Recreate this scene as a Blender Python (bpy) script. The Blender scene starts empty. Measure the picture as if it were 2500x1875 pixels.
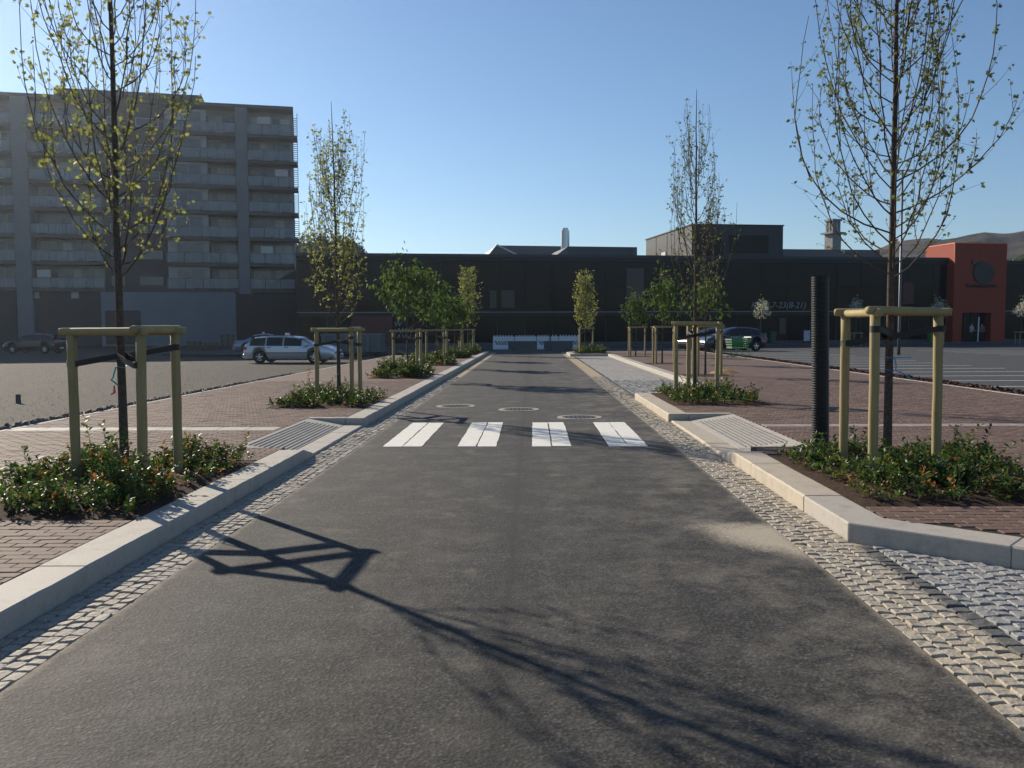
import bpy, bmesh, math, random
import numpy as np
from mathutils import Vector, Matrix

R = math.radians
random.seed(7)
rng = np.random.default_rng(7)
scene = bpy.context.scene
col = scene.collection

# ------------------------------------------------------------------ camera
EYE = 1.53
FPX, PX, PY = 2160.0, 1250.0, 937.5            # focal length and centre in photo pixels
ROLL = 0.005
_d = Vector((1298 - PX, PY - 802, -FPX)).normalized()       # road direction (+Y) in camera axes
_up = Vector((1, ROLL, 0)).cross(_d).normalized()
_xw = _d.cross(_up).normalized()
M_WC = Matrix((( _xw.x, _d.x, _up.x), (_xw.y, _d.y, _up.y), (_xw.z, _d.z, _up.z)))
M_CW = M_WC.transposed()
cam_data = bpy.data.cameras.new('camera')
cam_data.sensor_width = 36.0
cam_data.lens = 36.0 * FPX / 2500.0
cam_data.clip_start = 0.05
cam_data.clip_end = 6000
cam = bpy.data.objects.new('camera', cam_data)
col.objects.link(cam)
cam.matrix_world = Matrix.Translation((0, 0, EYE)) @ M_CW.to_4x4()
scene.camera = cam

# ------------------------------------------------------------------ light
SUN_ELEV, SUN_LEFT = 25.0, 43.0                # degrees; azimuth measured left of the road direction
world = bpy.data.worlds.new('World')
scene.world = world
world.use_nodes = True
wn = world.node_tree
bg = wn.nodes['Background']
sky = wn.nodes.new('ShaderNodeTexSky')
sky.sky_type = 'NISHITA'
sky.sun_disc = False
sky.sun_elevation = R(SUN_ELEV)
sky.sun_rotation = R(-SUN_LEFT)
sky.air_density = 1.0
sky.dust_density = 0.0
sky.ozone_density = 4.2
wn.links.new(sky.outputs[0], bg.inputs[0])
bg.inputs[1].default_value = 0.08
sd = bpy.data.lights.new('sun', 'SUN')
sd.energy = 5.0
sd.angle = R(0.5)
sd.color = (1.0, 0.89, 0.73)
sun = bpy.data.objects.new('sun', sd)
col.objects.link(sun)
to_sun = Vector((-math.sin(R(SUN_LEFT)) * math.cos(R(SUN_ELEV)), math.cos(R(SUN_LEFT)) * math.cos(R(SUN_ELEV)), math.sin(R(SUN_ELEV))))
sun.rotation_euler = to_sun.to_track_quat('Z', 'Y').to_euler()

vs = scene.view_settings
scene.display_settings.display_device = 'sRGB'
vs.view_transform = 'Standard'
vs.look = 'None'
vs.gamma = 1.0
vs.exposure = 0.5
vs.use_curve_mapping = False
scene.render.engine = 'CYCLES'
scene.cycles.use_denoising = True
scene.cycles.max_bounces = 8
scene.cycles.transparent_max_bounces = 12
scene.cycles.sample_clamp_indirect = 6

# ------------------------------------------------------------------ photo pixel helpers
def ray(px, py):
    return M_CW @ Vector((px - PX, PY - py, -FPX))
def on_z(px, py, z=0.0):
    d = ray(px, py); t = (z - EYE) / d.z
    return Vector((d.x * t, d.y * t, z))
def at_y(px, py, y):
    d = ray(px, py); t = y / d.y
    return Vector((d.x * t, y, EYE + d.z * t))

# ------------------------------------------------------------------ mesh helpers
def tag(o, label=None, cat=None, group=None, kind=None):
    if label: o['label'] = label
    if cat: o['category'] = cat
    if group: o['group'] = group
    if kind: o['kind'] = kind
    return o
def empty(name, loc=(0, 0, 0), rz=0.0):
    o = bpy.data.objects.new(name, None)
    o.empty_display_size = 0.1
    col.objects.link(o); o.location = loc; o.rotation_euler = (0, 0, rz)
    return o
def mesh_obj(name, V, F, mat, parent=None, smooth=False):
    me = bpy.data.meshes.new(name)
    me.from_pydata([tuple(v) for v in V], [], [tuple(f) for f in F])
    if smooth: me.shade_smooth()
    if mat: me.materials.append(mat)
    o = bpy.data.objects.new(name, me)
    col.objects.link(o)
    if parent: o.parent = parent
    return o
def inst(name, me, parent=None, loc=(0, 0, 0), rot=(0, 0, 0), scl=(1, 1, 1)):
    o = bpy.data.objects.new(name, me)
    col.objects.link(o)
    if parent: o.parent = parent
    o.location = loc; o.rotation_euler = rot; o.scale = scl
    return o

class MB:
    def __init__(s): s.V = []; s.F = []
    def add(s, V, F):
        n = len(s.V)
        s.V.extend([tuple(v) for v in V]); s.F.extend([tuple(i + n for i in f) for f in F]); return s
    def box(s, x0, x1, y0, y1, z0, z1):
        return s.add([(x0,y0,z0),(x1,y0,z0),(x1,y1,z0),(x0,y1,z0),(x0,y0,z1),(x1,y0,z1),(x1,y1,z1),(x0,y1,z1)],
                     [(3,2,1,0),(4,5,6,7),(0,1,5,4),(1,2,6,5),(2,3,7,6),(3,0,4,7)])
    def cbox(s, x0, x1, y0, y1, z0, z1, b):
        """box with bevelled top and vertical edges"""
        V = []
        for z, i in ((z0, 0), (z1 - b, 0), (z1, b)):
            for x, y in ((x0+b+i, y0+i), (x1-b-i, y0+i), (x1-i, y0+b+i), (x1-i, y1-b-i), (x1-b-i, y1-i), (x0+b+i, y1-i), (x0+i, y1-b-i), (x0+i, y0+b+i)):
                V.append((x, y, z))
        F = [tuple(range(16, 24))]
        for k in range(2):
            for i in range(8):
                j = (i + 1) % 8
                F.append((k*8+i, k*8+j, k*8+8+j, k*8+8+i))
        return s.add(V, F)
    def prism(s, poly, z0, z1):
        n = len(poly)
        a = sum(poly[i][0]*poly[(i+1)%n][1] - poly[(i+1)%n][0]*poly[i][1] for i in range(n))
        if a < 0: poly = poly[::-1]
        V = [(x, y, z0) for x, y in poly] + [(x, y, z1) for x, y in poly]
        F = [tuple(range(n-1, -1, -1)), tuple(range(n, 2*n))] + [(i, (i+1)%n, n+(i+1)%n, n+i) for i in range(n)]
        return s.add(V, F)
    def xprism(s, poly, x0, x1):
        """polygon given in (y,z), extruded along x"""
        n = len(poly)
        V = [(x0, y, z) for y, z in poly] + [(x1, y, z) for y, z in poly]
        a = sum(poly[i][0]*poly[(i+1)%n][1] - poly[(i+1)%n][0]*poly[i][1] for i in range(n))
        F = [tuple(range(n-1, -1, -1)), tuple(range(n, 2*n))] + [(i, (i+1)%n, n+(i+1)%n, n+i) for i in range(n)]
        if a < 0: F = [f[::-1] for f in F]
        return s.add(V, F)
    def tube(s, P, rad, sides=8, cap=True):
        P = [Vector(p) for p in P]; n = len(P)
        if not hasattr(rad, '__len__'): rad = [rad] * n
        T = []
        for i in range(n):
            t = P[min(i+1, n-1)] - P[max(i-1, 0)]
            T.append(t.normalized() if t.length > 1e-9 else Vector((0,0,1)))
        a = Vector((1,0,0)) if abs(T[0].x) < 0.8 else Vector((0,1,0))
        u = (a - T[0]*a.dot(T[0])).normalized()
        V, F = [], []
        for i in range(n):
            u = (u - T[i]*u.dot(T[i])).normalized(); w = T[i].cross(u)
            for k in range(sides):
                an = 2*math.pi*k/sides
                V.append(P[i] + (u*math.cos(an) + w*math.sin(an))*rad[i])
        for i in range(n-1):
            for k in range(sides):
                F.append((i*sides+k, i*sides+(k+1)%sides, (i+1)*sides+(k+1)%sides, (i+1)*sides+k))
        if cap:
            F.append(tuple(range(sides-1, -1, -1))); F.append(tuple(range((n-1)*sides, n*sides)))
        return s.add(V, F)
    def lathe(s, prof, seg=20, axis='z', c=(0,0,0)):
        V, F = [], []
        n = len(prof)
        for k in range(seg):
            an = 2*math.pi*k/seg; ca, sa = math.cos(an), math.sin(an)
            for r, h in prof:
                if axis == 'z': V.append((c[0]+r*ca, c[1]+r*sa, c[2]+h))
                else: V.append((c[0]+r*ca, c[1]+h, c[2]+r*sa))
        for k in range(seg):
            for i in range(n-1):
                q = (k*n+i, ((k+1)%seg)*n+i, ((k+1)%seg)*n+i+1, k*n+i+1)
                F.append(q if axis == 'z' else q[::-1])
        return s.add(V, F)
    def build(s, name, mat, parent=None, smooth=False):
        return mesh_obj(name, s.V, s.F, mat, parent, smooth)

def scatter(T, TF, pos, ax, ay, az, size, name, mat, parent=None):
    """many copies of template T (k,3)/TF; ax, ay, az are (n,3) axes"""
    T = np.asarray(T, float)
    n, k = len(pos), len(T)
    V = pos[:, None, :] + size[:, None, None] * (T[None, :, 0:1]*ax[:, None, :] + T[None, :, 1:2]*ay[:, None, :] + T[None, :, 2:3]*az[:, None, :])
    V = V.reshape(-1, 3)
    sizes = np.array([len(f) for f in TF]); flat = np.concatenate([np.array(f) for f in TF])
    loops = (flat[None, :] + (np.arange(n)*k)[:, None]).reshape(-1)
    tot = np.tile(sizes, n); start = np.concatenate([[0], np.cumsum(tot)[:-1]])
    me = bpy.data.meshes.new(name)
    me.vertices.add(len(V)); me.vertices.foreach_set('co', V.astype(np.float32).reshape(-1))
    me.loops.add(len(loops)); me.loops.foreach_set('vertex_index', loops.astype(np.int32))
    me.polygons.add(len(tot)); me.polygons.foreach_set('loop_start', start.astype(np.int32)); me.polygons.foreach_set('loop_total', tot.astype(np.int32))
    me.update(calc_edges=True); me.validate()
    me.materials.append(mat)
    o = bpy.data.objects.new(name, me); col.objects.link(o)
    if parent: o.parent = parent
    return o
def unit(a): return a / np.maximum(np.linalg.norm(a, axis=1, keepdims=True), 1e-9)
def frames(dirs, rg):
    d = unit(dirs); r = unit(rg.normal(size=d.shape)); s = unit(np.cross(d, r)); n = np.cross(s, d)
    return d, s, n

# ------------------------------------------------------------------ materials
MATS = {}
class NT:
    def __init__(s, name):
        m = bpy.data.materials.new(name); m.use_nodes = True
        s.m = m; s.t = m.node_tree; s.b = s.t.nodes['Principled BSDF']; s.out = s.t.nodes['Material Output']; MATS[name] = m
    def n(s, typ, **kw):
        nd = s.t.nodes.new(typ)
        for k, v in kw.items():
            if k.startswith('i_'):
                key = k[2:].replace('_', ' ')
                nd.inputs[int(key) if key.isdigit() else key].default_value = v
            else: setattr(nd, k, v)
        return nd
    def l(s, a, b): s.t.links.new(a, b)
    def coord(s, kind='Object', scale=None):
        c = s.n('ShaderNodeTexCoord')
        if scale is None: return c.outputs[kind]
        mp = s.n('ShaderNodeMapping'); mp.inputs['Scale'].default_value = scale
        s.l(c.outputs[kind], mp.inputs[0]); return mp.outputs[0]
    def noise(s, co, scale, detail=4, rough=0.6):
        nd = s.n('ShaderNodeTexNoise'); nd.inputs['Scale'].default_value = scale; nd.inputs['Detail'].default_value = detail; nd.inputs['Roughness'].default_value = rough
        s.l(co, nd.inputs['Vector']); return nd.outputs[0]
    def ramp(s, v, stops):
        r = s.n('ShaderNodeValToRGB'); cr = r.color_ramp
        while len(cr.elements) < len(stops): cr.elements.new(0.5)
        for e, (p, c) in zip(cr.elements, stops):
            e.position = p; e.color = (c, c, c, 1) if not hasattr(c, '__len__') else (*c, 1)
        s.l(v, r.inputs[0]); return r.outputs[0]
    def mix(s, f, a, b, mode='MIX'):
        m = s.n('ShaderNodeMix', data_type='RGBA', blend_type=mode)
        for v, i in ((f, 0), (a, 6), (b, 7)):
            if hasattr(v, 'links') or hasattr(v, 'is_linked'): s.l(v, m.inputs[i])
            elif i == 0: m.inputs[0].default_value = v
            else: m.inputs[i].default_value = (*v, 1) if len(v) == 3 else v
        return m.outputs[2]
    def math(s, op, a, b=None, clamp=False):
        m = s.n('ShaderNodeMath', operation=op, use_clamp=clamp)
        for i, v in enumerate((a, b)):
            if v is None: continue
            if hasattr(v, 'is_linked'): s.l(v, m.inputs[i])
            else: m.inputs[i].default_value = v
        return m.outputs[0]
    def bump(s, h, strength=0.3, dist=0.01):
        b = s.n('ShaderNodeBump'); b.inputs['Strength'].default_value = strength; b.inputs['Distance'].default_value = dist
        s.l(h, b.inputs['Height']); s.l(b.outputs[0], s.b.inputs['Normal'])
    def base(s, c):
        if hasattr(c, 'is_linked'): s.l(c, s.b.inputs['Base Color'])
        else: s.b.inputs['Base Color'].default_value = (*c, 1)
    def island(s): return s.n('ShaderNodeNewGeometry').outputs['Random Per Island']

def plain(name, c, rough=0.6, metal=0.0, spec=0.5, var=0.15, nscale=8.0, bump=0.0, coat=0.0):
    t = NT(name); co = t.coord()
    v = t.noise(co, nscale, 5)
    c2 = tuple(x*(1-var) for x in c); c3 = tuple(min(1, x*(1+var)) for x in c)
    t.base(t.ramp(v, [(0.3, c2), (0.7, c3)]))
    t.b.inputs['Roughness'].default_value = rough; t.b.inputs['Metallic'].default_value = metal; t.b.inputs['Specular IOR Level'].default_value = spec
    t.b.inputs['Coat Weight'].default_value = coat; t.b.inputs['Coat Roughness'].default_value = 0.05
    if bump: t.bump(t.noise(co, nscale*6, 4), bump, 0.005)
    return t.m

def mat_asphalt(name, lo, hi, dust, wash):
    t = NT(name); co = t.coord()
    fine = t.noise(co, 75, 4, 0.75)
    vor = t.n('ShaderNodeTexVoronoi'); vor.inputs['Scale'].default_value = 62; t.l(co, vor.inputs['Vector'])
    stone = t.ramp(vor.outputs['Color'], [(0.35, 0.0), (0.8, 1.0)])
    b = t.mix(t.ramp(fine, [(0.32, 0.0), (0.7, 1.0)]), lo, hi)
    b = t.mix(t.math('MULTIPLY', stone, 0.7), b, tuple(x*1.9 for x in hi))
    v2 = t.n('ShaderNodeTexVoronoi'); v2.inputs['Scale'].default_value = 26; t.l(co, v2.inputs['Vector'])
    b = t.mix(t.ramp(v2.outputs['Distance'], [(0.12, 0.85), (0.2, 0.0)]), b, tuple(x*3.0 for x in hi))
    v3 = t.n('ShaderNodeTexVoronoi'); v3.inputs['Scale'].default_value = 85; t.l(co, v3.inputs['Vector'])
    b = t.mix(1.0, b, t.ramp(v3.outputs['Color'], [(0.25, 0.35), (0.5, 0.8), (0.75, 1.6)]), 'MULTIPLY')
    mott = t.noise(co, 9.0, 6, 0.7)
    b = t.mix(0.55, b, t.ramp(mott, [(0.3, 0.25), (0.7, 1.0)]), 'MULTIPLY')
    cl = t.noise(co, 2.1, 9, 0.74)
    b = t.mix(t.math('MULTIPLY', t.ramp(cl, [(0.48, 0.0), (0.70, 1.0)]), dust), b, (0.165, 0.15, 0.13))
    sp = t.noise(co, 1.7, 7, 0.62)
    b = t.mix(t.math('MULTIPLY', t.ramp(sp, [(0.60, 0.0), (0.72, 1.0)]), dust*1.5), b, (0.21, 0.175, 0.13))
    if wash:
        sx = t.n('ShaderNodeSeparateXYZ'); t.l(co, sx.inputs[0]); X, Y = sx.outputs[0], sx.outputs[1]
        wob = t.math('MULTIPLY', t.math('SUBTRACT', t.noise(co, 4.5, 8, 0.7), 0.5), 0.75)
        # sand washed out of the gutter: a tongue from x=1.95 towards the middle of the lane
        dx = t.math('DIVIDE', t.math('SUBTRACT', 1.95, X), 0.78)
        dy = t.math('DIVIDE', t.math('SUBTRACT', t.math('ADD', Y, t.math('MULTIPLY', dx, -0.42)), 6.28), 0.6)
        rr = t.math('ADD', t.math('SQRT', t.math('ADD', t.math('MULTIPLY', dx, dx), t.math('MULTIPLY', dy, dy))), wob)
        msk = t.ramp(t.math('ADD', rr, t.math('MULTIPLY', t.math('SUBTRACT', t.noise(co, 38, 6, 0.75), 0.5), 0.9)), [(0.55, 0.95), (1.0, 0.0)])
        b = t.mix(msk, b, (0.40, 0.345, 0.265))
        # pale dusty film along the right wheel track
        dust2 = t.math('MULTIPLY', t.ramp(t.noise(co, 1.6, 10, 0.76), [(0.46, 0), (0.68, 1)]),
                       t.ramp(t.math('DIVIDE', t.math('ADD', X, 0.2), 2.0), [(0.1, 0.04), (0.75, 0.42)]))
        b = t.mix(dust2, b, (0.29, 0.255, 0.205))
        # grit gathered along both edges of the asphalt
        ed = t.math('MINIMUM', t.math('SUBTRACT', 1.85, X), t.math('ADD', X, 2.26))
        gm = t.math('SUBTRACT', t.math('MULTIPLY', t.noise(co, 5.0, 9, 0.75), 1.15), t.math('MULTIPLY', ed, 6.0))
        b = t.mix(t.ramp(gm, [(0.28, 0.0), (0.60, 0.7)]), b, (0.24, 0.20, 0.15))
        # seam between the two paver passes
        se = t.math('ABSOLUTE', t.math('ADD', t.math('ADD', X, 0.14), t.math('MULTIPLY', t.math('SUBTRACT', t.noise(co, 1.5, 5), 0.5), 0.06)))
        b = t.mix(t.ramp(t.math('MULTIPLY', se, 5.0), [(0.05, 0.75), (0.16, 0.38), (1.0, 0.0)]), b, (0.012, 0.0115, 0.0115))
    t.base(b)
    t.b.inputs['Roughness'].default_value = 0.82; t.b.inputs['Specular IOR Level'].default_value = 0.35
    h = t.math('ADD', t.math('MULTIPLY', fine, 0.6), t.math('MULTIPLY', vor.outputs['Distance'], 1.2))
    t.bump(h, 0.35, 0.005)
    return t.m

def mat_granite(name, c, sandy=0.0, var=0.25, sc=120, bump=0.25, isl=0.25):
    t = NT(name); co = t.coord('Generated') if False else t.n('ShaderNodeNewGeometry').outputs['Position']
    f = t.noise(co, sc, 4, 0.75); g = t.noise(co, 3.0, 5)
    b = t.ramp(f, [(0.3, tuple(x*(1-2*var) for x in c)), (0.5, c), (0.75, tuple(min(1, x*(1+var)) for x in c))])
    b = t.mix(t.math('MULTIPLY', t.math('SUBTRACT', t.island(), 0.5), isl), b, (1, 1, 1), 'MULTIPLY') if False else b
    br = t.math('ADD', t.math('MULTIPLY', t.island(), isl), 1.0 - isl*0.5)
    comb = t.n('ShaderNodeCombineXYZ'); [t.l(br, comb.inputs[i]) for i in range(3)]
    b = t.mix(1.0, b, comb.outputs[0], 'MULTIPLY')
    if sandy:
        b = t.mix(t.math('MULTIPLY', t.ramp(g, [(0.3, 0.3), (0.65, 1.0)]), sandy), b, (0.42, 0.345, 0.24))
    b = t.mix(t.ramp(t.noise(co, 5.5, 8, 0.72), [(0.50, 0.0), (0.75, 0.55)]), b, tuple(x*0.42 for x in c))
    t.base(b); t.b.inputs['Roughness'].default_value = 0.75; t.b.inputs['Specular IOR Level'].default_value = 0.3
    t.bump(t.math('ADD', f, t.math('MULTIPLY', t.noise(co, 30, 4), 1.5)), bump, 0.006)
    return t.m

def mat_brick(name, cols, tex=False):
    t = NT(name); co = t.n('ShaderNodeNewGeometry').outputs['Position']
    if tex:
        br = t.n('ShaderNodeTexBrick'); t.l(co, br.inputs['Vector'])
        br.inputs['Scale'].default_value = 1.0; br.inputs['Brick Width'].default_value = 0.2; br.inputs['Row Height'].default_value = 0.1
        br.inputs['Mortar Size'].default_value = 0.004; br.inputs['Bias'].default_value = 0.0
        br.inputs['Color1'].default_value = (*cols[0], 1); br.inputs['Color2'].default_value = (*cols[2], 1); br.inputs['Mortar'].default_value = (0.07, 0.05, 0.04, 1)
        b = br.outputs[0]
        hh = br.outputs['Fac']
    else:
        b = t.ramp(t.island(), [(0.0, cols[0]), (0.5, cols[1]), (1.0, cols[2])])
    b = t.mix(t.ramp(t.noise(co, 0.7, 6, 0.65), [(0.5, 0.0), (0.8, 0.28)]), b, (0.27, 0.215, 0.17))
    b = t.mix(0.35, b, t.ramp(t.noise(co, 60, 4), [(0.3, 0.25), (0.7, 1.0)]), 'MULTIPLY')
    t.base(b); t.b.inputs['Roughness'].default_value = 0.8; t.b.inputs['Specular IOR Level'].default_value = 0.25
    h = t.noise(co, 45, 4)
    if tex: h = t.math('SUBTRACT', h, t.math('MULTIPLY', hh, 2.0))
    t.bump(h, 0.3, 0.004)
    return t.m

def mat_gravel(name, c, sc=22.0, dist=0.03):
    t = NT(name); co = t.n('ShaderNodeNewGeometry').outputs['Position']
    v = t.n('ShaderNodeTexVoronoi'); v.inputs['Scale'].default_value = sc; t.l(co, v.inputs['Vector'])
    b = t.mix(t.ramp(v.outputs['Color'], [(0.1, 0.0), (0.9, 1.0)]), tuple(x*0.55 for x in c), tuple(x*1.35 for x in c))
    b = t.mix(t.ramp(t.noise(co, 0.25, 6, 0.6), [(0.35, 0.0), (0.7, 0.6)]), b, tuple(x*y for x, y in zip(c, (1.25, 1.1, 0.95))))
    t.base(b); t.b.inputs['Roughness'].default_value = 0.9; t.b.inputs['Specular IOR Level'].default_value = 0.2
    t.bump(t.math('ADD', v.outputs['Distance'], t.noise(co, 4, 5)), 0.8, dist)
    return t.m

def mat_leaf(name, stops, rough=0.5, trans=0.5, spec=0.4):
    t = NT(name)
    c = t.ramp(t.island(), stops)
    t.base(c); t.b.inputs['Roughness'].default_value = rough; t.b.inputs['Specular IOR Level'].default_value = spec
    tr = t.n('ShaderNodeBsdfTranslucent')
    br = t.mix(1.0, c, (1.35, 1.35, 0.85), 'MULTIPLY')
    t.l(br, tr.inputs['Color'])
    ms = t.n('ShaderNodeMixShader'); ms.inputs[0].default_value = trans
    t.l(t.b.outputs[0], ms.inputs[1]); t.l(tr.outputs[0], ms.inputs[2]); t.l(ms.outputs[0], t.out.inputs[0])
    return t.m

def mat_wood(name, c, sc=(40, 40, 3)):
    t = NT(name); co = t.coord(scale=sc)
    v = t.noise(co, 1.0, 5); g = t.noise(t.coord(), 3.5, 4)
    b = t.ramp(v, [(0.3, tuple(x*0.72 for x in c)), (0.7, c)])
    b = t.mix(t.ramp(g, [(0.4, 0.0), (0.7, 0.45)]), b, (c[0]*0.62, c[1]*0.68, c[2]*0.62))
    kn = t.n('ShaderNodeTexVoronoi'); kn.inputs['Scale'].default_value = 3.2; t.l(t.coord(scale=(1, 1, .55)), kn.inputs['Vector'])
    b = t.mix(t.ramp(kn.outputs['Distance'], [(0.05, 0.7), (0.13, 0.0)]), b, tuple(x*.35 for x in c))
    t.base(b); t.b.inputs['Roughness'].default_value = 0.72; t.b.inputs['Specular IOR Level'].default_value = 0.25
    t.bump(v, 0.25, 0.004); return t.m

def mat_glass(name, c, rough=0.06, spec=0.5, alpha=1.0):
    t = NT(name); t.base(c); t.b.inputs['Roughness'].default_value = rough; t.b.inputs['Specular IOR Level'].default_value = spec
    if alpha < 1: t.b.inputs['Alpha'].default_value = alpha
    return t.m

M_ASPHALT = mat_asphalt('asphalt', (0.007, 0.0069, 0.0069), (0.035, 0.0335, 0.0315), 0.34, True)
M_LOT = mat_asphalt('lot_asphalt', (0.026, 0.027, 0.028), (0.06, 0.06, 0.06), 0.2, False)
M_KERB = mat_granite('kerb_granite', (0.41, 0.385, 0.35), 0.25, 0.14, 110, 0.12, 0.14)
M_KERB_SANDY = mat_granite('kerb_granite_dusty', (0.45, 0.40, 0.33), 0.45, 0.12, 110, 0.12, 0.10)
M_SETT = mat_granite('sett_granite', (0.33, 0.31, 0.285), 0.45, 0.25, 60, 0.6, 0.5)
M_SETT_SAND = mat_granite('sett_sandy', (0.35, 0.32, 0.275), 0.52, 0.22, 60, 0.6, 0.45)
M_SETT_GREY = mat_granite('sett_grey', (0.27, 0.27, 0.268), 0.08, 0.3, 60, 0.7, 0.4)
M_SETT_DARK = mat_granite('sett_dark', (0.085, 0.09, 0.092), 0.12, 0.25, 60, 0.6, 0.5)
M_SAND = plain('joint_sand', (0.36, 0.295, 0.205), 0.95, var=0.25, nscale=14, bump=0.4, spec=0.1)
M_JOINT = plain('joint_dark', (0.05, 0.038, 0.03), 0.95, var=0.3, nscale=14, bump=0.3, spec=0.1)
BR = [(0.125, 0.078, 0.060), (0.155, 0.098, 0.076), (0.195, 0.126, 0.098)]
M_BRICK = mat_brick('clay_paver', BR)
M_BRICK_FAR = mat_brick('clay_paver_far', BR, True)
M_GRAVEL = mat_gravel('gravel', (0.066, 0.061, 0.054))
M_BAYFAR = mat_gravel('bay_setts_far', (0.27, 0.265, 0.26), 9.0, 0.02)
def mat_paint():
    t = NT('road_paint'); co = t.coord(); b = t.ramp(t.noise(co, 9, 6), [(0.3, (0.66, 0.63, 0.55)), (0.7, (0.80, 0.77, 0.69))])
    b = t.mix(t.ramp(t.noise(co, 30, 9, 0.78), [(0.60, 0.0), (0.70, 0.75)]), b, (0.16, 0.15, 0.135))
    t.base(b); t.b.inputs['Roughness'].default_value = 0.65; t.bump(t.noise(co, 90, 4), 0.3, 0.004); return t.m
M_PAINT = mat_paint()
M_LINE = plain('line_paint', (0.62, 0.61, 0.58), 0.7, var=0.2, nscale=6)
M_SOIL = plain('soil', (0.055, 0.036, 0.026), 0.95, var=0.45, nscale=22, bump=0.8, spec=0.1)
M_MULCH = plain('bark_mulch', (0.085, 0.042, 0.03), 0.95, var=0.5, nscale=18, bump=0.8, spec=0.1)
M_POST = mat_wood('treated_pine', (0.37, 0.29, 0.14))
M_RAIL = mat_wood('treated_pine_rail', (0.40, 0.315, 0.15), (6, 6, 6))
M_RUBBER = plain('black_rubber', (0.012, 0.012, 0.013), 0.6, var=0.2)
M_PIPE = plain('black_plastic', (0.007, 0.007, 0.008), 0.42, var=0.2, spec=0.5)
M_BARK = plain('bark', (0.085, 0.066, 0.052), 0.9, var=0.45, nscale=28, bump=0.9, spec=0.15)
M_TWIG = plain('twig_bark', (0.10, 0.068, 0.05), 0.85, var=0.3, nscale=20, spec=0.2)
M_MAPLE = mat_leaf('young_maple_leaf', [(0.0, (0.11, 0.135, 0.045)), (0.5, (0.18, 0.20, 0.065)), (0.9, (0.25, 0.245, 0.10)), (1.0, (0.22, 0.2, 0.09))], 0.55, 0.6)
M_MAPLE2 = mat_leaf('maple_leaf_weak_backlight', [(0.0, (0.07, 0.10, 0.04)), (0.5, (0.11, 0.14, 0.055)), (1.0, (0.17, 0.18, 0.08))], 0.6, 0.45)  # duller copy of the maple leaf, weaker backlight put into the colour
M_ROWAN = mat_leaf('rowan_leaf', [(0.0, (0.035, 0.07, 0.02)), (0.6, (0.06, 0.105, 0.028)), (1.0, (0.095, 0.14, 0.04))], 0.7, 0.4, 0.15)
M_BLOSSOM = mat_leaf('blossom', [(0.0, (0.16, 0.17, 0.08)), (0.3, (0.42, 0.41, 0.37)), (1.0, (0.62, 0.61, 0.58))], 0.8, 0.25, 0.1)
M_COVER = mat_leaf('shrub_leaf', [(0.0, (0.028, 0.062, 0.015)), (0.45, (0.05, 0.10, 0.022)), (0.8, (0.10, 0.15, 0.03)), (0.965, (0.14, 0.17, 0.035)), (0.985, (0.24, 0.14, 0.03)), (1.0, (0.19, 0.06, 0.025))], 0.48, 0.3, 0.3)
M_DRYLEAF = mat_leaf('dry_leaf', [(0.0, (0.16, 0.06, 0.025)), (0.5, (0.3, 0.13, 0.035)), (1.0, (0.24, 0.19, 0.06))], 0.6, 0.4)
M_WOODED = mat_leaf('far_foliage', [(0.0, (0.05, 0.075, 0.03)), (0.5, (0.085, 0.115, 0.04)), (1.0, (0.13, 0.15, 0.06))], 0.8, 0.3, 0.1)
M_PALLET = mat_wood('old_pallet', (0.15, 0.115, 0.075), (3, 3, 30))
M_CONCRETE = plain('concrete', (0.30, 0.31, 0.32), 0.85, var=0.12, nscale=1.2, bump=0.1, spec=0.2)
M_CONCDARK = plain('concrete_dark', (0.10, 0.10, 0.105), 0.85, var=0.15, nscale=1.2, spec=0.2)
M_STEEL = plain('galvanised_steel', (0.55, 0.56, 0.57), 0.35, 1.0, var=0.1)

# ------------------------------------------------------------------ ground and road
KH = 0.13                                           # kerb height
XL, XLK, XLE = -2.26, -2.65, -7.4                   # left: asphalt edge, kerb face, pavement edge
XR, XRK, XRE = 1.85, 2.26, 9.9                      # right
def sheet(name, poly, z, mat, label=None, cat=None, parent=None, thick=0.0):
    mb = MB()
    if thick: mb.prism(poly, z - thick, z)
    else: mb.add([(x, y, z) for x, y in poly], [tuple(range(len(poly)))])
    o = mb.build(name, mat, parent)
    if not parent: tag(o, label, cat, kind='structure')
    return o
def rect(x0, x1, y0, y1): return [(x0, y0), (x1, y0), (x1, y1), (x0, y1)]
sheet('ground', rect(-1600, 1600, -1600, 1600), -0.20, M_GRAVEL, 'grey gravel ground of the unpaved lot left of the brick pavement', 'ground')
sheet('road', rect(XL, XR, -40, 57), 0.0, M_ASPHALT, 'straight dark asphalt lane running up to the white barrier', 'road', thick=0.1)
sheet('cross_street', rect(-24, 62, 57.004, 84), -0.02, M_LOT, 'shaded asphalt street across the front of the dark shops', 'street', thick=0.1)
sheet('parking_lot', rect(10.75, 62, -40, 57), 0.02, M_LOT, 'open asphalt parking lot with white bay lines', 'parking lot', thick=0.15)

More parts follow.
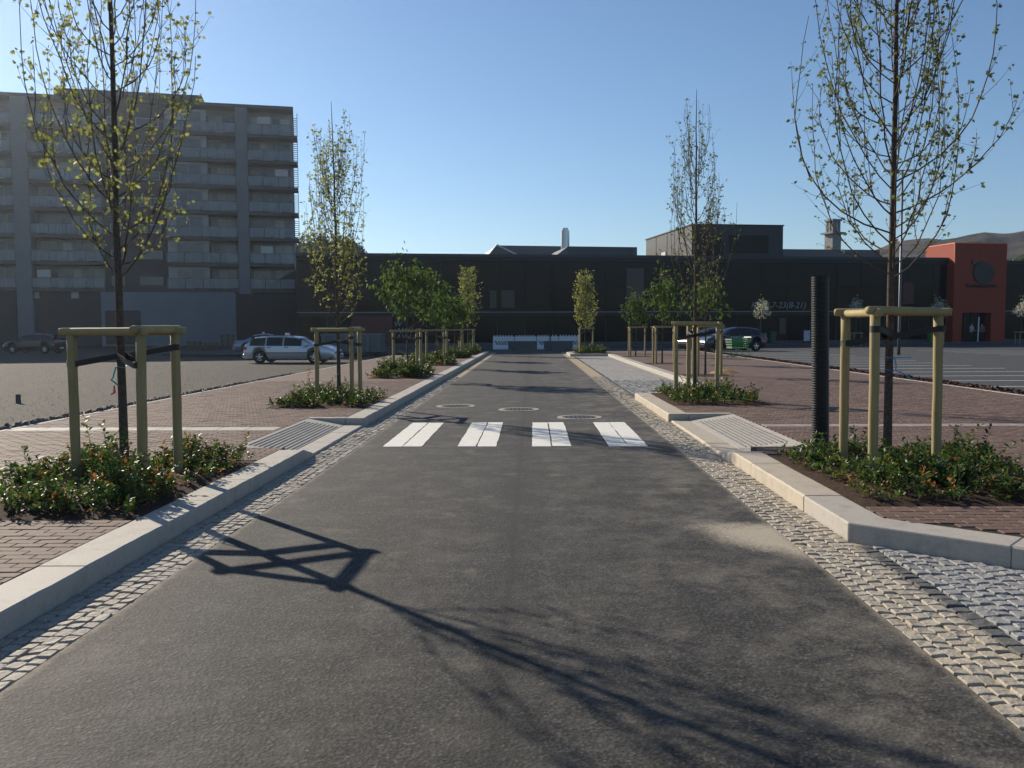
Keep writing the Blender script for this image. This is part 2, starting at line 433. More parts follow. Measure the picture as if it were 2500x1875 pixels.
# white paint: crossing stripes (two tapes each) and lot lines
cw = empty('crosswalk'); tag(cw, 'zebra crossing of four white painted blocks on the asphalt', 'crosswalk', kind='structure')
for i, x0 in enumerate((-1.945, -0.975, 0.005, 0.995)):
    for k in range(2):
        a = x0 + k*0.262; y0 = 11.42 + random.uniform(-.03, .03); y1 = 14.35 + random.uniform(-.03, .03)
        n = 14; L = [(a + random.uniform(-.006, .006), y0 + (y1-y0)*j/n) for j in range(n+1)]
        Rr = [(a + 0.245 + random.uniform(-.006, .006), y0 + (y1-y0)*j/n) for j in range(n+1)]
        MB().prism(L + Rr[::-1], 0.0005, 0.005).build('stripe', M_PAINT, cw)
pl = empty('parking_lines'); tag(pl, 'thin white parking bay lines on the asphalt lot', 'road marking', kind='structure')
for j in range(15):
    y = 22.3 + j*2.45
    MB().box(11.4, 17.0, y, y+0.1, 0.0205, 0.024).build('line', M_LINE, pl)
    if j % 2 == 0 or j > 6: MB().box(24.5, 30.0, y, y+0.1, 0.0205, 0.024).build('line', M_LINE, pl)

# manhole covers
M_IRON = plain('cast_iron', (0.10, 0.085, 0.075), 0.55, 0.6, var=0.3, nscale=20, bump=0.3)
M_MORTAR = plain('mortar_ring', (0.30, 0.27, 0.22), 0.9, var=0.2, nscale=20)
for px, py, lab in ((1113, 992, 'round iron manhole cover beside the left kerb'), (1267, 1000, 'round iron manhole cover on the lane seam'), (1415, 1019, 'round iron manhole cover just behind the right-hand zebra blocks')):
    p = on_z(px, py); e = tag(empty('manhole_cover', (p.x, p.y, 0.0)), lab, 'manhole cover', 'iron manhole covers in the lane')
    MB().lathe([(0.30, 0.001), (0.30, 0.008), (0.385, 0.008), (0.39, 0.001)], 36).build('frame', M_MORTAR, e)
    m = MB(); m.lathe([(0.0, 0.006), (0.285, 0.006), (0.295, 0.001)], 36)
    for a in range(-3, 4):
        for b in range(-3, 4):
            if a*a + b*b <= 10: m.box(a*.075-.024, a*.075+.024, b*.075-.024, b*.075+.024, 0.006, 0.012)
    m.build('lid', M_IRON, e)

# ---- setts
def sett_mesh(i, rg):
    """rounded stone, unit footprint about 1x1, height 1, origin at top centre"""
    n = 5; V = []; F = []; tlt = rg.normal(size=2)*0.035
    xs = np.array([-.5, -.44, 0, .44, .5])
    for iy in range(n):
        for ix in range(n):
            x, y = xs[ix], xs[iy]
            e = max(abs(x), abs(y)) * 2
            zz = (-0.07 if e > 0.9 else 0.0) * rg.uniform(.3, 1.4) + rg.normal() * 0.016 + x*tlt[0] + y*tlt[1]
            jx = rg.normal() * (0.018 if e > 0.9 else 0.01)
            cs = 1 - 0.06 * (abs(x)*2) * (abs(y)*2)**2
            V.append((x*cs + jx, y*cs + rg.normal()*0.015, zz))
    for iy in range(n-1):
        for ix in range(n-1): F.append((iy*n+ix, iy*n+ix+1, (iy+1)*n+ix+1, (iy+1)*n+ix))
    per = [i for i in range(n)] + [(k+1)*n-1 for k in range(1, n)] + [n*n-1-k for k in range(1, n)] + [(n-1-k)*n for k in range(1, n-1)]
    b0 = len(V)
    for p in per: V.append((V[p][0]*1.0, V[p][1]*1.0, -0.55))
    m = len(per)
    for k in range(m): F.append((per[(k+1) % m], per[k], b0+k, b0+(k+1) % m))
    return np.array(V), F
_rg = np.random.default_rng(3)
SETTS = [sett_mesh(i, _rg) for i in range(10)]
def sett_blocks(parent, cells, mat, mat_stuff, nmax, zs=0.1):
    """cells: (x, y, sx, sy); the nearest nmax become stones of their own, the rest one joined part"""
    vis = []
    for c in cells:
        v = M_WC @ (Vector((c[0], c[1], 0)) - Vector((0, 0, EYE)))
        u = PX + FPX*v.x/-v.z; w = PY - FPX*v.y/-v.z
        vis.append((0 if (-40 < u < 2540 and w < 1900) else 1, c[1]))
    order = sorted(range(len(cells)), key=lambda i: vis[i])
    mes = []
    for V, F in SETTS:
        me = bpy.data.meshes.new('sett'); me.from_pydata([tuple(v) for v in V], [], F); me.materials.append(mat); mes.append(me)
    rest = [[] for _ in SETTS]
    for j, i in enumerate(order):
        x, y, sx, sy = cells[i]; k = random.randrange(len(SETTS))
        z = random.uniform(-0.003, 0.004); rot = (random.gauss(0, .022), random.gauss(0, .022), random.gauss(0, .025))
        if j < nmax: inst('sett', mes[k], parent, (x, y, z), rot, (sx, sy, zs))
        else: rest[k].append((x, y, z, rot, sx, sy))
    VV, FF, n = [], [], 0
    for k, L in enumerate(rest):
        V, F = SETTS[k]
        for x, y, z, rot, sx, sy in L:
            m3 = np.array(Matrix.Rotation(rot[2], 3, 'Z') @ Matrix.Rotation(rot[0], 3, 'X') @ Matrix.Rotation(rot[1], 3, 'Y'))
            VV.append((V * np.array([sx, sy, zs])) @ m3.T + np.array([x, y, z])); FF.extend([tuple(a+n for a in f) for f in F]); n += len(V)
    if n:
        o = mesh_obj('setts', np.concatenate(VV), FF, mat_stuff, parent); o['kind'] = 'stuff'

def rows(x0, x1, nrow, y0, y1, ly, jit=0.02):
    w = (x1-x0)/nrow; out = []
    for r in range(nrow):
        y = y0 - random.random()*ly
        while y < y1:
            l = ly*random.uniform(0.8, 1.3)
            out.append((x0 + (r+.5)*w + random.uniform(-.004, .004), y + l/2, w*random.uniform(.93, .98), l - random.uniform(.007, .014)))
            y += l
    return out
gl = tag(empty('gutter_left'), 'strip of grey setts between the left kerb and the asphalt', 'gutter', kind='structure')
sheet('joint_bed', rect(XLK - .02, XL, -40, 57), -0.013, M_SAND, parent=gl, thick=0.1)
sett_blocks(gl, rows(XLK + .005, XL - .003, 5, 2.2, 28, 0.098), M_SETT, M_SETT, 300)
gr = tag(empty('gutter_right'), 'strip of sandy setts between the asphalt and the right kerb', 'gutter', kind='structure')
sheet('joint_bed', rect(XR, XRK + .003, -40, 57), -0.013, M_SAND, parent=gr, thick=0.1)
sett_blocks(gr, rows(XR + .003, XRK - .003, 5, 2.2, 28, 0.098), M_SETT_SAND, M_SETT_SAND, 300)

# dark row and near bay on the right; splayed kerb from A to B
A = Vector((2.265, 6.33)); B = Vector((3.11, 5.59)); SD = (B - A).normalized(); SN = Vector((-SD.y, SD.x))   # SN points away from the bay
if SN.y < 0: SN = -SN
C = A + SD*3.2
dr = tag(empty('dark_sett_row'), 'single row of dark setts edging the near parking bay', 'paving', kind='structure')
sheet('joint_bed', [(2.263, -40), (2.378, -40), (2.378, 6.24), (2.263, 6.34)], -0.015, M_SAND, parent=dr, thick=0.1)
sett_blocks(dr, [c for c in rows(2.268, 2.372, 1, 2.2, 6.12, 0.11)], M_SETT_DARK, M_SETT_DARK, 300)
nb = tag(empty('near_parking_bay'), 'parking bay of light grey setts in front of the splayed kerb', 'parking bay', kind='structure')
sheet('joint_bed', [(2.379, -40), (5.2, -40), (5.2, 3.6), (C.x, C.y), (2.379, 6.23)], -0.015, plain('joint_grey', (0.34, 0.32, 0.29), 0.95, var=0.2, nscale=20), parent=nb, thick=0.1)
cells = [c for c in rows(2.382, 4.5, 24, 2.2, 6.2, 0.10) if (Vector((c[0], c[1])) - A).dot(SN) < -0.035]
sett_blocks(nb, cells, M_SETT_GREY, M_SETT_GREY, 300)

# ---- kerbs
def kerb_piece(parent, p, q, w, side, mat, z1=KH, z0=-0.12, b=0.014, z1q=None):
    """stone with road-side edge p->q, body on 'side' (+1 left of direction)"""
    p = Vector(p); q = Vector(q); d = (q-p); L = d.length; d.normalize(); n = Vector((-d.y, d.x))*side
    g = 0.0035; V = []; F = []
    prof = [(0, z0), (0, -b), (b, 0), (w-b*.5, 0), (w, -b*.5), (w, z0)]      # (offset, z relative to top)
    nn = 8
    zj = random.uniform(-.002, .003)
    for i in range(nn+1):
        s = g + (L-2*g)*i/nn
        for k, (o, z) in enumerate(prof):
            top = (z1 if z1q is None else z1 + (z1q-z1)*i/nn) + zj
            zz = z0 if k in (0, 5) else top + z
            wob = random.uniform(-.0025, .0025) if k in (1, 2) else 0
            r = p + d*s + n*(o + wob)
            V.append((r.x, r.y, zz + wob*.6))
    m = len(prof)
    for i in range(nn):
        for k in range(m):
            f = (i*m+k, i*m+(k+1) % m, (i+1)*m+(k+1) % m, (i+1)*m+k)
            F.append(f if side > 0 else f[::-1])
    F.append(tuple(range(m))[::-1] if side > 0 else tuple(range(m))); F.append(tuple(range(nn*m, nn*m+m)) if side > 0 else tuple(range(nn*m, nn*m+m))[::-1])
    return mesh_obj('kerb_stone', V, F, mat, parent)
def kerb_run(parent, p, q, w, side, mat, step=1.0, z1=KH):
    p = Vector(p); q = Vector(q); L = (q-p).length; n = max(1, round(L/step)); 
    for i in range(n): kerb_piece(parent, p + (q-p)*i/n, p + (q-p)*(i+1)/n, w, side, mat, z1)
kl = tag(empty('kerb_left'), 'pale granite kerb along the left side of the lane', 'kerb', kind='structure')
KW = 0.30
kerb_run(kl, (XLK, -6), (XLK, 10.2), KW, 1, M_KERB)
kerb_piece(kl, (XLK, 10.2), (XLK, 10.62), KW, 1, M_KERB, KH, z1q=0.035)
kerb_run(kl, (XLK, 10.62), (XLK, 13.85), 0.3, 1, M_KERB, z1=0.03)
kerb_run(kl, (XLK, 13.86), (XLK, 54.8), KW, 1, M_KERB)
kerb_piece(kl, (XLK-KW-.004, 13.86), (-3.55, 13.86), 0.16, -1, M_KERB)
kr = tag(empty('kerb_right'), 'pale dusty granite kerb along the right side of the lane', 'kerb', kind='structure')
# mitred corner stone, then run along the lane and the splay
kerb_piece(kr, (XRK, 10.0), (XRK, 10.5), 0.32, -1, M_KERB, KH, z1q=0.035)
kerb_run(kr, (XRK, 7.35), (XRK, 10.0), 0.32, -1, M_KERB_SANDY, 0.85)
kerb_run(kr, (XRK, 10.5), (XRK, 14.4), 0.3, -1, M_KERB_SANDY, z1=0.03)
inner = A + SN*0.32
t_ = (XRK + 0.32 - inner.x) / SD.x; IC = inner + SD*t_
D1 = A + SD*1.05
mb = MB(); poly = [(A.x, A.y), (D1.x, D1.y), (D1.x + SN.x*.32, D1.y + SN.y*.32), (IC.x, IC.y), (XRK+.32, 7.345), (XRK, 7.345)]
mb.prism(poly, -0.12, KH); cs = mb.build('kerb_stone', M_KERB, kr)
bv = cs.modifiers.new('bevel', 'BEVEL'); bv.width = 0.012; bv.segments = 2; bv.limit_method = 'ANGLE'
kerb_run(kr, D1, C, 0.32, 1, M_KERB, 1.05)
kerb_run(kr, (2.22, 14.4), (2.22, 19.1), 0.32, -1, M_KERB_SANDY)
kerb_piece(kr, (2.545, 14.41), (3.27, 14.41), 0.18, 1, M_KERB_SANDY)
kerb_run(kr, (2.545, 19.1), (4.15, 19.1), 0.28, 1, M_KERB)
kerb_run(kr, (4.15, 19.1), (4.15, 48.4), 0.30, -1, M_KERB)
kerb_run(kr, (4.45, 48.4), (2.10, 48.4), 0.28, -1, M_KERB)
kerb_run(kr, (2.10, 48.4), (2.05, 52.4), 0.28, -1, M_KERB)
kerb_piece(kr, (2.05, 52.4), (2.45, 53.4), 0.28, -1, M_KERB)
kerb_piece(kr, (2.45, 53.4), (3.3, 53.9), 0.28, -1, M_KERB)
kerb_run(kr, (3.3, 53.9), (9.7, 53.9), 0.28, -1, M_KERB)

fb = tag(empty('far_parking_bay'), 'long parking bay of light grey setts beyond the crossing', 'parking bay', kind='structure')
sheet('bay_floor', rect(2.36, 4.149, 19.105, 48.39), -0.002, M_BAYFAR, parent=fb, thick=0.1)
sett_blocks(fb, [c for c in rows(2.36, 4.14, 15, 19.2, 26, 0.13)], M_SETT_GREY, M_SETT_GREY, 300)
d2 = tag(empty('dark_edging'), 'dark edging line between the gutter and the far parking bay', 'paving', kind='structure')
sheet('joint_bed', rect(2.264, 2.358, 19.105, 48.39), -0.012, M_SAND, parent=d2, thick=0.1)
sett_blocks(d2, rows(2.268, 2.355, 1, 19.2, 48.2, 0.14), M_SETT_DARK, M_SETT_DARK, 300)

# ---- crossing ramps with tactile ribs
def ramp(name, xf, xb, y0, y1, rx0, rx1, ry0, ry1, label, mat):
    e = tag(empty(name), label, 'crossing ramp', kind='structure')
    s = 1 if xb > xf else -1
    zf, zb = 0.032, KH - 0.002
    ny, nx = 3, 2
    xs = [xf + (xb-xf)*i/nx for i in range(nx+1)]; ys = [y0 + (y1-y0)*j/ny for j in range(ny+1)]
    def zz(x): return zf + (zb-zf)*(x-xf)/(xb-xf)
    for i in range(nx):
        for j in range(ny):
            g = 0.003; a, b = sorted((xs[i], xs[i+1])); c, d = ys[j]+g, ys[j+1]-g; a += g; b -= g
            V = [(a,c,-.1),(b,c,-.1),(b,d,-.1),(a,d,-.1),(a,c,zz(a)),(b,c,zz(b)),(b,d,zz(b)),(a,d,zz(a))]
            mesh_obj('slab', V, [(3,2,1,0),(4,5,6,7),(0,1,5,4),(1,2,6,5),(2,3,7,6),(3,0,4,7)], mat, e)
    n = 9
    for k in range(n):
        x = rx0 + (rx1-rx0)*k/(n-1); m = MB(); y = ry0
        while y < ry1:
            m.lathe([(0.017, 0.0), (0.013, 0.008), (0.0, 0.009)], 8, c=(x, y, zz(x) + .0005)); y += 0.055
        m.build('tactile_rib', M_KERB, e, True)
    return e
ramp('crossing_ramp_left', XLK - 0.305, -3.55, 10.45, 13.84, -3.48, -3.0, 10.75, 13.45, 'sloped granite ramp with tactile ribs at the left kerb', M_KERB)
ramp('crossing_ramp_right', XRK + 0.305, 3.27, 10.45, 14.38, 3.16, 2.66, 11.0, 14.0, 'sloped granite ramp with tactile ribs at the right kerb', M_KERB)

# ---- brick pavements
BRV = []
def brick_mesh(rg):
    m = MB(); m.cbox(-.0975, .0975, -.0475, .0475, -.03, 0.0, 0.004)
    V = np.array(m.V); V[:, 2] += rg.normal(size=len(V))*0.0006; V[:, :2] += rg.normal(size=(len(V), 2))*0.0008
    return V, m.F
BRV = [brick_mesh(_rg) for _ in range(6)]
def bricks(parent, x0, x1, y0, y1, holes, nmax, extra=None):
    cells = []
    r = 0; y = y0
    while y < y1:
        cy = y + .05
        spans = [(x0, x1)]
        for h in holes:
            if h[2]-.01 < cy < h[3]+.01:
                spans = [q for a_, b_ in spans for q in ((a_, min(b_, h[0])), (max(a_, h[1]), b_)) if q[1]-q[0] > .03]
        for a_, b_ in spans:
            k = math.floor((a_ - (.1 if r % 2 else 0))/.2)
            while True:
                xa = k*.2 + (.1 if r % 2 else 0); k += 1
                if xa >= b_: break
                p, q = max(xa, a_), min(xa+.2, b_)
                if q-p > .025 and (extra is None or extra((p+q)/2, cy)): cells.append(((p+q)/2, cy, (q-p-.005)/.195))
        y += 0.1; r += 1
    def key(c):
        v = M_WC @ (Vector((c[0], c[1], KH)) - Vector((0, 0, EYE)))
        if v.z > -0.3: return (1, 0)
        u = PX + FPX*v.x/-v.z; w = PY - FPX*v.y/-v.z
        return (0 if (-20 < u < 2520 and w < 1880) else 1, c[1])
    cells.sort(key=key)
    mes = []
    for V, F in BRV:
        me = bpy.data.meshes.new('brick'); me.from_pydata([tuple(v) for v in V], [], F); me.materials.append(M_BRICK); mes.append(me)
    VV, FF, n = [], [], 0
    for j, (cx, cy, sx) in enumerate(cells):
        k = random.randrange(6); z = KH + random.uniform(-.002, .002); rz = random.gauss(0, .012)
        if j < nmax: inst('brick', mes[k], parent, (cx, cy, z), (random.gauss(0, .006), random.gauss(0, .006), rz*sx), (sx, 1, 1))
        else:
            V, F = BRV[k]; c, s = math.cos(rz), math.sin(rz); m3 = np.array([[c, -s, 0], [s, c, 0], [0, 0, 1]])
            VV.append((V*np.array([sx, 1, 1])) @ m3.T + np.array([cx, cy, z])); FF.extend([tuple(a+n for a in f) for f in F]); n += len(V)
    o = mesh_obj('bricks', np.concatenate(VV), FF, M_BRICK, parent); o['kind'] = 'stuff'

BEDS_L = [(-4.75, XLK-KW-.005, 6.45, 9.35), (-4.75, XLK-KW-.005, 15.6, 18.3)] + [(-4.75, XLK-KW-.005, y-1.4, y+1.3) for y in (26.4, 34.9, 43.4, 51.9)]
pv = tag(empty('pavement_left'), 'red brown brick pavement between the left kerb and the gravel', 'pavement', kind='structure')
XPL = XLK - KW - .003
for q in (rect(XLE, XPL, -40, 10.447), rect(XLE, -3.553, 10.447, 14.03), rect(XLE, XPL, 14.03, 24.0)):
    sheet('joint_bed', q, KH - 0.0075, M_JOINT, parent=pv, thick=0.3)
sheet('far_paving', rect(XLE, XPL, 24.0, 47.5), KH - 0.001, M_BRICK_FAR, parent=pv, thick=0.28)
band_l = (XLE, -3.6, 12.2, 12.6)
slab_l = (-3.55, XPL, 10.45, 14.03)
bricks(pv, XLE, XPL, 1.0, 24.0, BEDS_L[:2] + [band_l, slab_l], 300)
m = 9
for i in range(m):
    a = band_l[0] + (band_l[1]-band_l[0])*i/m; MB().cbox(a+.003, a + (band_l[1]-band_l[0])/m - .003, band_l[2]+.003, band_l[3]-.003, 0.06, KH+.002, .004).build('band_slab', M_KERB, pv)
for i in range(60):
    y = -6 + i*0.9
    MB().cbox(XLE-.1, XLE-.003, y+.003, y+.897, -.2, KH+.004, .006).build('edging_stone', M_KERB, pv)

pr = tag(empty('pavement_right'), 'red brown brick pavement between the right kerb and the parking lot', 'pavement', kind='structure')
XPR = XRK + 0.32 + .003
BED_R = [(XPR, 4.75, 6.95, 9.75), (2.55, 4.3, 15.9, 19.1)]
PITS = [(4.7, 6.0, y-.65, y+.65) for y in (26.2, 35.0, 43.8)]
def right_ok(x, y):
    return (Vector((x, y)) - A).dot(SN) > 0.36
poly = [(IC.x+.004, IC.y+.004), (C.x+SN.x*.325, C.y+SN.y*.325), (XRE, C.y+SN.y*.325), (XRE, 10.447), (XPR, 10.447)]
for q in (poly, rect(3.274, XRE, 10.447, 14.6), rect(2.545, XRE, 14.6, 19.385), rect(4.455, XRE, 19.385, 24.0)):
    sheet('joint_bed', q, KH - 0.0075, M_JOINT, parent=pr, thick=0.3)
sheet('far_paving', rect(4.455, XRE, 24.0, 48.69), KH - 0.001, M_BRICK_FAR, parent=pr, thick=0.28)
sheet('far_paving', rect(2.34, XRE, 48.69, 53.6), KH - 0.001, M_BRICK_FAR, parent=pr, thick=0.28)
sheet('side_paving', rect(5.2, XRE, -40, 3.6), KH - 0.001, M_BRICK_FAR, parent=pr, thick=0.28)
band_r = (3.31, XRE, 12.5, 12.85)
slab_r = (2.5, 3.28, 10.45, 14.6)
bricks(pr, 2.55, XRE, 4.6, 24.0, [(2.5, XPR, 4, 14.4), BED_R[0], (2.5, 4.32, 15.9, 19.4), band_r, slab_r, (2.0, 4.46, 19.0, 25)], 300, right_ok)
for i in range(13):
    a = band_r[0] + (band_r[1]-band_r[0])*i/13; MB().cbox(a+.003, a + (band_r[1]-band_r[0])/13 - .003, band_r[2]+.003, band_r[3]-.003, 0.06, KH+.002, .004).build('band_slab', plain('dusty_slab', (0.26, 0.21, 0.185), 0.85, var=.2) if i == 0 else MATS['dusty_slab'], pr)
for i in range(60):
    y = -1 + i*0.9
    MB().cbox(XRE+.003, XRE+.1, y+.003, y+.897, -.2, KH+.004, .006).build('edging_stone', M_KERB, pr)

# mulch strip on the lot side
rg = np.random.default_rng(5)
n = 9000
pos = np.stack([rg.uniform(10.02, 10.78, n), rg.uniform(12, 57, n)**1.0, rg.uniform(0.03, 0.12, n)], 1)
pos[:, 2] += 0.05*np.sin((pos[:, 0]-10.02)/0.76*math.pi)
d, s, nn = frames(rg.normal(size=(n, 3))*np.array([1, 1, .5]), rg)
chip = [(-.5, -.2, 0), (.5, -.25, 0.03), (.45, .2, 0), (-.5, .22, .05)]
ms = tag(empty('mulch_strip'), 'brown bark mulch strip between the brick pavement and the lot', 'mulch', kind='stuff')
o = scatter(chip, [(0, 1, 2, 3)], pos, d, s, nn, rg.uniform(.03, .09, n), 'chips', M_MULCH, ms); o['kind'] = 'stuff'
MB().add([(10.0, 0, .03), (10.4, 0, .1), (10.77, 0, .03), (10.0, 57, .03), (10.4, 57, .1), (10.77, 57, .03)], [(0, 1, 4, 3), (1, 2, 5, 4)]).build('mulch_bed', M_MULCH, ms)

# rubble along the gravel edge
def rock_tpl(rg):
    bm = bmesh.new(); bmesh.ops.create_icosphere(bm, subdivisions=1, radius=0.5)
    V = np.array([v.co[:] for v in bm.verts]); V *= 1 + rg.normal(size=(len(V), 1))*0.18; F = [tuple(v.index for v in f.verts) for f in bm.faces]; bm.free(); return V, F
rb = tag(empty('rubble'), 'dark broken stones heaped along the gravel edge', 'rubble', kind='stuff')
M_RUBBLE = mat_granite('rubble_stone', (0.10, 0.10, 0.095), 0.1, 0.25, 30, 0.5, 0.7)
for k in range(3):
    n = 2200; V, F = rock_tpl(rg)
    y = 6 + rg.uniform(0, 1, n)**1.5*22
    x = XLE - 0.12 - np.abs(rg.normal(size=n))*0.8*np.clip(1.25 - y/30, .25, 1)
    sz = rg.uniform(.05, .19, n)*np.clip(1.2-y/32, .4, 1)
    h = np.clip(0.22 - (XLE - x)*0.22, -.15, .2)
    pos = np.stack([x, y, -0.2 + (h+.2)*rg.uniform(.3, 1, n) - sz*.2], 1)
    d, s, nn = frames(rg.normal(size=(n, 3)), rg)
    o = scatter(V, F, pos, d, s, nn*0.7, sz, 'stones', M_RUBBLE, rb); o['kind'] = 'stuff'
# loose gravel stones on the lot
n = 9000; V, F = rock_tpl(rg); y = 10 + rg.uniform(0, 1, n)**1.6*40
pos = np.stack([XLE - .3 - rg.uniform(0, 1, n)**1.2*(y*.75), y, np.full(n, -.2)], 1); d, s, nn = frames(rg.normal(size=(n, 3)), rg)
o = scatter(V, F, pos, d, s, nn*.6, rg.uniform(.012, .034, n), 'loose_gravel', mat_granite('gravel_stone', (0.10, 0.092, 0.08), 0.15, .2, 30, .3, .7)); tag(o, 'loose gravel stones on the unpaved lot', 'gravel', kind='stuff')
#@@PART2
# ------------------------------------------------------------------ hills and wooded slope
def hill_mesh():
    pts = [(1980, 640), (2060, 632), (2126, 614), (2181, 589), (2260, 578), (2328, 577), (2398, 564), (2452, 568), (2500, 562), (2700, 540), (3000, 560), (3400, 600)]
    xs = np.linspace(1950, 3400, 150); ys = np.interp(xs, [p[0] for p in pts], [p[1] for p in pts])
    rg = np.random.default_rng(11); nd = 46; V = []
    ph = rg.uniform(0, 7, (14, 3))
    for j in range(nd):
        f = j/(nd-1); depth = 340 + 264*f
        for x, y in zip(xs, ys):
            top = at_y(x, y, 571.0).z
            h = top * (1-(1-min(f/0.875, 1))**1.25) if f <= 0.875 else top*(1-(f-.875)*5)
            d = ray(x, 802); X = d.x/d.y*depth
            nz = sum(math.sin(X/(50/(k+1)) + ph[k, 0] + 2*math.sin(depth/(38/(k+1)) + ph[k, 1]))*5/(k+1.2) for k in range(7))
            edge = min(1, (1-abs(f-.875)/.875 if f < .875 else 1)*1.0)
            V.append((X, depth, max(-2, h + nz*(1-f*.75)*min(1, f*3))))
    n = len(xs); F = [(j*n+i, j*n+i+1, (j+1)*n+i+1, (j+1)*n+i) for j in range(nd-1) for i in range(n-1)]
    t = NT('hill_heath'); co = t.n('ShaderNodeNewGeometry').outputs['Position']
    b = t.ramp(t.noise(co, 0.022, 8, 0.7), [(0.35, (0.045, 0.045, 0.035)), (0.5, (0.105, 0.085, 0.07)), (0.7, (0.17, 0.14, 0.115))])
    b = t.mix(t.ramp(t.noise(co, 0.13, 6, 0.7), [(0.5, 0.0), (0.62, 0.8)]), b, (0.03, 0.036, 0.02))
    t.base(b); t.b.inputs['Roughness'].default_value = 1; t.b.inputs['Specular IOR Level'].default_value = 0.05
    t.bump(t.noise(co, 0.09, 8, 0.7), 1.0, 5.0)
    o = mesh_obj('hill', V, F, t.m, None, True)
    tag(o, 'brown heath covered hill rising behind the orange tower', 'hill', kind='structure')
hill_mesh()
def wooded(name, cx, cy, rx, ry, h, n, label, leaf, mat=None):
    e = tag(empty(name, (cx, cy, -0.15)), label, 'hill', kind='structure')
    rg = np.random.default_rng(int(abs(cx)*10) % 999)
    V, F = [], []; na, nr = 40, 14; ph = rg.uniform(0, 6, 8)
    def prof(a, r):
        b = 1 + 0.10*math.sin(3*a+ph[0]) + .06*math.sin(7*a+ph[1])
        return math.sqrt(max(0, 1-(r)**2.0))*h*(1 + .07*math.sin(5*a+ph[2]+4*r) + .05*math.sin(11*a+ph[3]-7*r)), b
    for i in range(nr+1):
        r = i/nr
        for k in range(na):
            a = 2*math.pi*k/na; z, b = prof(a, r); V.append((rx*r*b*math.cos(a), ry*r*b*math.sin(a), z*.94))
    for i in range(nr):
        for k in range(na): F.append((i*na+k, (i+1)*na+k, (i+1)*na+(k+1) % na, i*na+(k+1) % na))
    mesh_obj('slope', V, F, M_SOIL if mat is None else mat, e, True)
    a = rg.uniform(math.pi*.95, 2.05*math.pi, n); r = np.sqrt(rg.uniform(0, 1, n)); P = []
    for A_, R_ in zip(a, r):
        z, b = prof(A_, R_); lump = .5+.5*math.sin(A_*23+R_*19)*math.sin(R_*31+A_*7)
        P.append((rx*R_*b*math.cos(A_), ry*R_*b*math.sin(A_), z + rg.uniform(-.3, 1)*leaf*2.2*lump))
    d, s, nn = frames(rg.normal(size=(n, 3)), rg)
    o = scatter([(-.5, 0, 0), (0, -.3, .1), (.5, 0, 0), (0, .3, .1)], [(0, 1, 2, 3)], np.array(P), d, s, nn, rg.uniform(.5, 1.4, n)*leaf, 'foliage', M_WOODED, e); o['kind'] = 'stuff'
p = at_y(752, 800, 185)
wooded('wooded_hill', p.x, 200, 17, 16, 20.5, 14000, 'wooded green hillside between the apartment block and the shops', 0.8)
p = at_y(2455, 800, 120)
wooded('wooded_mound', p.x + 5, 125, 8.5, 8, 10.0, 5000, 'dark wooded mound behind the shops beside the orange tower', 0.6)

# ------------------------------------------------------------------ dark shop building
YAWM = math.atan2(6.4, 36.7)
OM = Vector((-14.0, 75.0)); EM = Vector((math.cos(YAWM), math.sin(YAWM)))
def mall_u(px, off=0.0):
    """local x along the facade seen at photo column px (plane shifted back by off)"""
    o = OM + Vector((-EM.y, EM.x))*off; d = ray(px, 700)
    # o + u e = t d
    det = EM.x*(-d.y) - (-d.x)*EM.y
    return ((-o.x)*(-d.y) - (-d.x)*(-o.y))/det
def mall_z(px, py, off=0.0):
    u = mall_u(px, off); o = OM + Vector((-EM.y, EM.x))*off + EM*u; d = ray(px, py)
    return EYE + d.z*(o.y/d.y)
M_BGLASS = mat_glass('black_glass', (0.006, 0.0065, 0.007), 0.12, 0.10)
M_BGLASS2 = mat_glass('black_glass_lower', (0.009, 0.0085, 0.009), 0.15, 0.10)
M_BLACK = plain('black_cladding', (0.014, 0.0145, 0.016), 0.5, var=0.15, spec=0.3)
M_CLAD = plain('dark_grey_cladding', (0.048, 0.05, 0.054), 0.6, var=0.08, spec=0.3)
M_CLADL = plain('grey_roof_metal', (0.11, 0.11, 0.115), 0.5, 0.2, var=0.1)
M_WHITELINE = plain('pale_trim', (0.22, 0.21, 0.21), 0.5, var=0.05)
M_BEIGE = plain('beige_panel_face', (0.075, 0.06, 0.045), 0.6, var=0.1)
M_DRED = plain('dark_red_panel', (0.085, 0.018, 0.014), 0.6, var=0.12)
mall = tag(empty('shop_building', (OM.x, OM.y, 0), YAWM), 'long black glass fronted shop building closing the end of the street', 'building')
u0, u1, uT0, uT1 = mall_u(724), mall_u(2700), mall_u(2312), mall_u(2438)
ZT = 7.95
MB().box(u0, u1, 0.25, 40, -0.2, ZT-.25).build('wall', M_BLACK, mall)
MB().box(u0-.05, mall_u(2312), -.12, 40.1, ZT-.249, ZT).build('parapet', M_CLAD, mall)
MB().box(u0-.02, u1, -0.06, 0.24, 7.35, ZT-.251).build('fascia', M_BLACK, mall)
MB().box(u0-.02, u1, -0.16, 0.24, 2.93, 3.0).build('trim_line', M_WHITELINE, mall)
MB().box(u0-.02, u1, -0.10, 0.24, 2.62, 2.928).build('fascia', M_BLACK, mall)
MB().box(u0, u1, -0.03, 0.24, -0.2, 0.32).build('plinth', M_CONCDARK, mall)
w = 2.42; k = 0; u = u0
